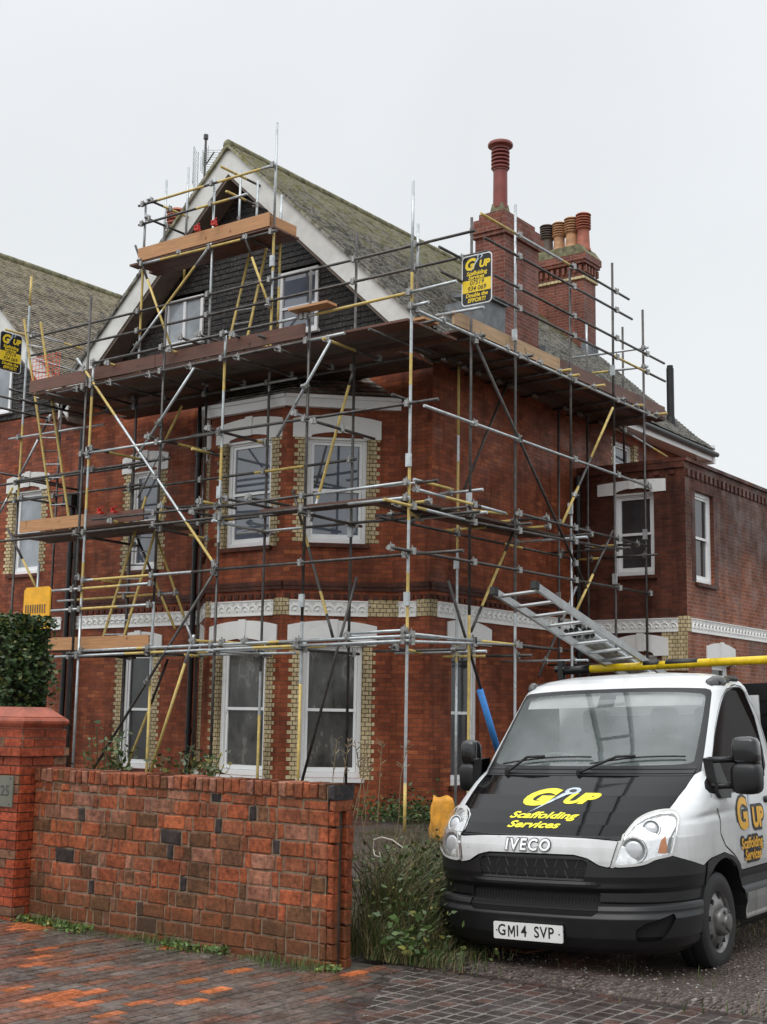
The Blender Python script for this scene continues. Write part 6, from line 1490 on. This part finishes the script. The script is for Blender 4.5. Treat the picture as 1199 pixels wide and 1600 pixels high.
# wheels
def wheel(x, y, sd, dual=False):
    t = MB(); R_, w_ = .338, .20
    prof = [(.21, -w_*.5), (.25, -w_*.53), (.30, -w_*.52), (.325, -w_*.45), (.337, -w_*.3), (.338, -.02), (.332, -.015), (.332, .015), (.338, .02), (.337, w_*.3), (.325, w_*.45), (.30, w_*.52), (.25, w_*.53), (.21, w_*.5)]
    def put(m_, o_=0): m_.v = [(x+v_[0], y+sd*(v_[2]+o_), .338+v_[1]) for v_ in m_.v]
    t.lathe(prof, (0, 0, 0), 44); t.f.pop(); t.uv.pop(); t.m.pop(); put(t); wh = tp(t, 'wheel', VR, ang=35)
    r_ = MB(); r_.lathe([(.215, .02), (.222, .085), (.216, .100), (.205, .095), (.19, .07), (.165, .085), (.125, .10), (.10, .10), (.098, .128), (.088, .145), (.06, .155), (.055, .17), (.03, .175), (.001, .176)], (0, 0, 0), 36); put(r_); tp(r_, 'rim', VS, wh, ang=40)
    for k_ in range(8):
        a = k_*pi/4+.2; h_ = MB(); h_.lathe([(.001, .0), (.026, .001), (.028, -.012)], (0, 0, 0), 12); h_.v = [(v_[0]*1.0*cos(a)-v_[1]*.65*sin(a)+.158*cos(a), v_[0]*sin(a)+v_[1]*.65*cos(a)+.158*sin(a), v_[2]+.0895) for v_ in h_.v]; put(h_, .0015); tp(h_, 'rim_slot', VD, wh)
    for k_ in range(6):
        a = k_*pi/3; n_ = MB(); n_.tube((.075*cos(a)*1.0, .075*sin(a), .13), (.075*cos(a), .075*sin(a), .158), .011, 6); put(n_); tp(n_, 'wheel_nut', VS, wh)
for sd in (1, -1): wheel(-.04, sd*.83, sd); wheel(-3.35, sd*.80, sd); 
for sd in (1, -1):
    ar = MB()
    for a0, a1 in zip(np.linspace(-.1, pi+.1, 15), np.linspace(-.1, pi+.1, 15)[1:]):
        ar.face([(-.05+.43*cos(a0), sd*.6, .34+.43*sin(a0)), (-.05+.43*cos(a1), sd*.6, .34+.43*sin(a1)), (-.05+.43*cos(a1), sd*.965, .34+.43*sin(a1)), (-.05+.43*cos(a0), sd*.965, .34+.43*sin(a0))])
    ar.face([(-.5, sd*.6, .2), (.45, sd*.6, .2), (.45, sd*.6, .8), (-.5, sd*.6, .8)])
    tp(ar, 'wheel_arch_liner', VD)
# chassis and flat bed
cb = MB()
for sd in (1, -1): cb.frame((0, 0)); cb.box(-5.0, -.9, -sd*.40-.04, -sd*.40+.04, .50, .68)
cb.box(-.9, .6, -.7, .7, .30, .36); tp(cb, 'chassis', VP_)
for sd in (1, -1):
    f_ = MB(); f_.box(-5.1, -1.42, -sd*1.03-.015, -sd*1.03+.015, .88, 1.26)
    for x in np.linspace(-5.0, -1.6, 7): f_.box(x, x+.05, -sd*1.05-.02, -sd*1.05+.02, .86, 1.28)
    tp(f_, 'drop_side', M['galv'])
    s_ = MB(); s_.box(-1.36, -.86+.0, -sd*.88-.05, -sd*.88+.05, .30, .352); tp(s_, 'side_step', VP_)
b_ = MB(); b_.box(-5.1, -1.40, -1.01, 1.01, .80, .87); tp(b_, 'bed', M['wood_dark'])
b_ = MB(); b_.frame((-1.46, 0), pi/2); b_.box(-1.0, 1.0, -.03, 0, .87, 2.02); b_.box(-1.0, -.94, .001, .04, .87, 2.1); b_.box(.94, 1.0, .001, .04, .87, 2.1)
for k_ in range(9): b_.box(-.9, .9, .001, .008, 1.0+.11*k_, 1.03+.11*k_)
tp(b_, 'headboard', VP_)
for sd in (1, -1): tp(rbox(-3.85, -2.85, sd*.95-.14, sd*.95+.14, .70, .78), 'rear_mudguard', VP_, smooth=True)
# roof rack: front bar yellow with worn dark wraps, rear hoop
rk = MB(); rk.tube((-1.38, -.86, 2.185), (-1.38, -.62, 2.19), .036, 12, 1); rk.tube((-1.38, -.62, 2.19), (-1.38, .0, 2.195), .034, 12, 0); rk.tube((-1.38, .0, 2.195), (-1.38, .46, 2.20), .0345, 12, 0); rk.tube((-1.38, .46, 2.2), (-1.38, 1.02, 2.2), .034, 12, 0)
rack = tp(rk, 'roof_rack_bar', [simple('chipped_yellow_paint', (.72, .50, .01), .3, var=.2, scale=14), VP_], smooth=True)
for a, b in ((-.12, .02), (.08, .36)):
    w2 = MB(); w2.tube((-1.38, a, 2.205), (-1.38, b, 2.208), .0345, 12); tp(w2, 'wear_wrap', VP_, rack, smooth=True)
p_ = MB(); p_.tube((-1.38, -.90, 2.10), (-1.38, -.90, 2.27), .035, 8); p_.tube((-1.38, -.96, 2.2), (-1.38, -.86, 2.2), .03, 8); tp(p_, 'rack_end', VP_, rack)
for y in (-.9, .97):
    p_ = MB(); p_.tube((-1.40, y, .87), (-1.40, y, 2.2), .028, 8); tp(p_, 'rack_post', VP_)
p_ = MB(); 
for y in (-.95, .95): p_.tube((-4.9, y, .87), (-4.9, y, 1.6), .03, 8)
p_.tube((-4.9, -1.0, 1.6), (-4.9, 1.0, 1.6), .03, 8); tp(p_, 'rear_rack_hoop', simple('rack_yellow', (.70, .48, .01), .35))
# ladder and poles carried on the rack (things of their own)
def LW(p): return TW @ Vector(p)
ax_ = Vector((.976, .047, .205)).normalized(); A0 = Vector((-1.35, -.14, 2.265)); side = Vector((.02, -.33, -.02))
t = thing('ladder', 'aluminium ladder lying on the lorry roof rack with its near end raised over the windscreen', 'ladder', 'ladders carried on the lorry', loc=LW(A0))
def lad(A0, f0, f1, tt, m='galv'):
    for o_ in (Vector((0, 0, 0)), side):
        p, q = A0+o_+ax_*f0, A0+o_+ax_*f1; mb = MB(); up_ = Vector((-.2, 0, .98))*.028; w_ = Vector((0, 1, 0))*.013
        c_ = [p-up_-w_, p-up_+w_, p+up_+w_, p+up_-w_]; d_ = [x+(q-p) for x in c_]
        for k_ in range(4): mb.face([LW(c_[k_]), LW(c_[(k_+1) % 4]), LW(d_[(k_+1) % 4]), LW(d_[k_])])
        mb.face([LW(x) for x in d_]); mb.face([LW(x) for x in c_[::-1]]); part(mb, 'rail', M['alu'], tt)
        mb = MB(); mb.tube(LW(q-ax_*.02-up_), LW(q-ax_*.02+up_*1.0), .034, 10); part(mb, 'rubber_foot', VR, tt)
    f_ = f1-.14
    while f_ > f0+.1:
        mb = MB(); p = A0+ax_*f_; mb.tube(LW(p), LW(p+side), .014, 8); part(mb, 'rung', M['alu'], tt); f_ -= .275
M['alu'] = simple('aluminium', (.36, .37, .37), .35, .6, var=.15, scale=12)
lad(A0, -2.9, 2.10, t)
k_ = 0
Bp = Vector((-1.38, -.64, 2.345))
for r_ in range(2):
    for c_ in range(5):
        p = Bp+Vector((0, .056*c_+.028*r_, .05*(1-r_)+0)); q = p+ax_*(.46+.02*((c_*7) % 3))
        mb = MB(); e_ = p-ax_*2.4; mb.tube(LW(e_), LW(q), .0242, 12, 0, caps=False); mb.tube(LW(q-ax_*.02), LW(q-ax_*.012), .021, 12, 1); o = mb.build('scaffold_tube', [M['galv'], VD]); 
        for p_ in o.data.polygons: p_.use_smooth = len(p_.vertices) == 4
        tag(o, ('lower' if r_ else 'upper')+' row of the tube bundle on the lorry roof, '+('leftmost tube', 'second tube from the left', 'middle tube', 'second tube from the right', 'rightmost tube')[c_], 'tube', 'scaffold tubes bundled on the lorry')
mb = MB(); c = Bp+Vector((.02, .12, .03))
pts = [c+Vector((0, y, z)) for y, z in ((-.16, -.06), (-.16, .055), (.16, .055), (.16, -.06))]; mb.path([LW(p) for p in pts], .009, 6); tag(mb.build('lashing_strap', VR), 'dark strap tying the tube bundle to the yellow rack bar', 'strap')
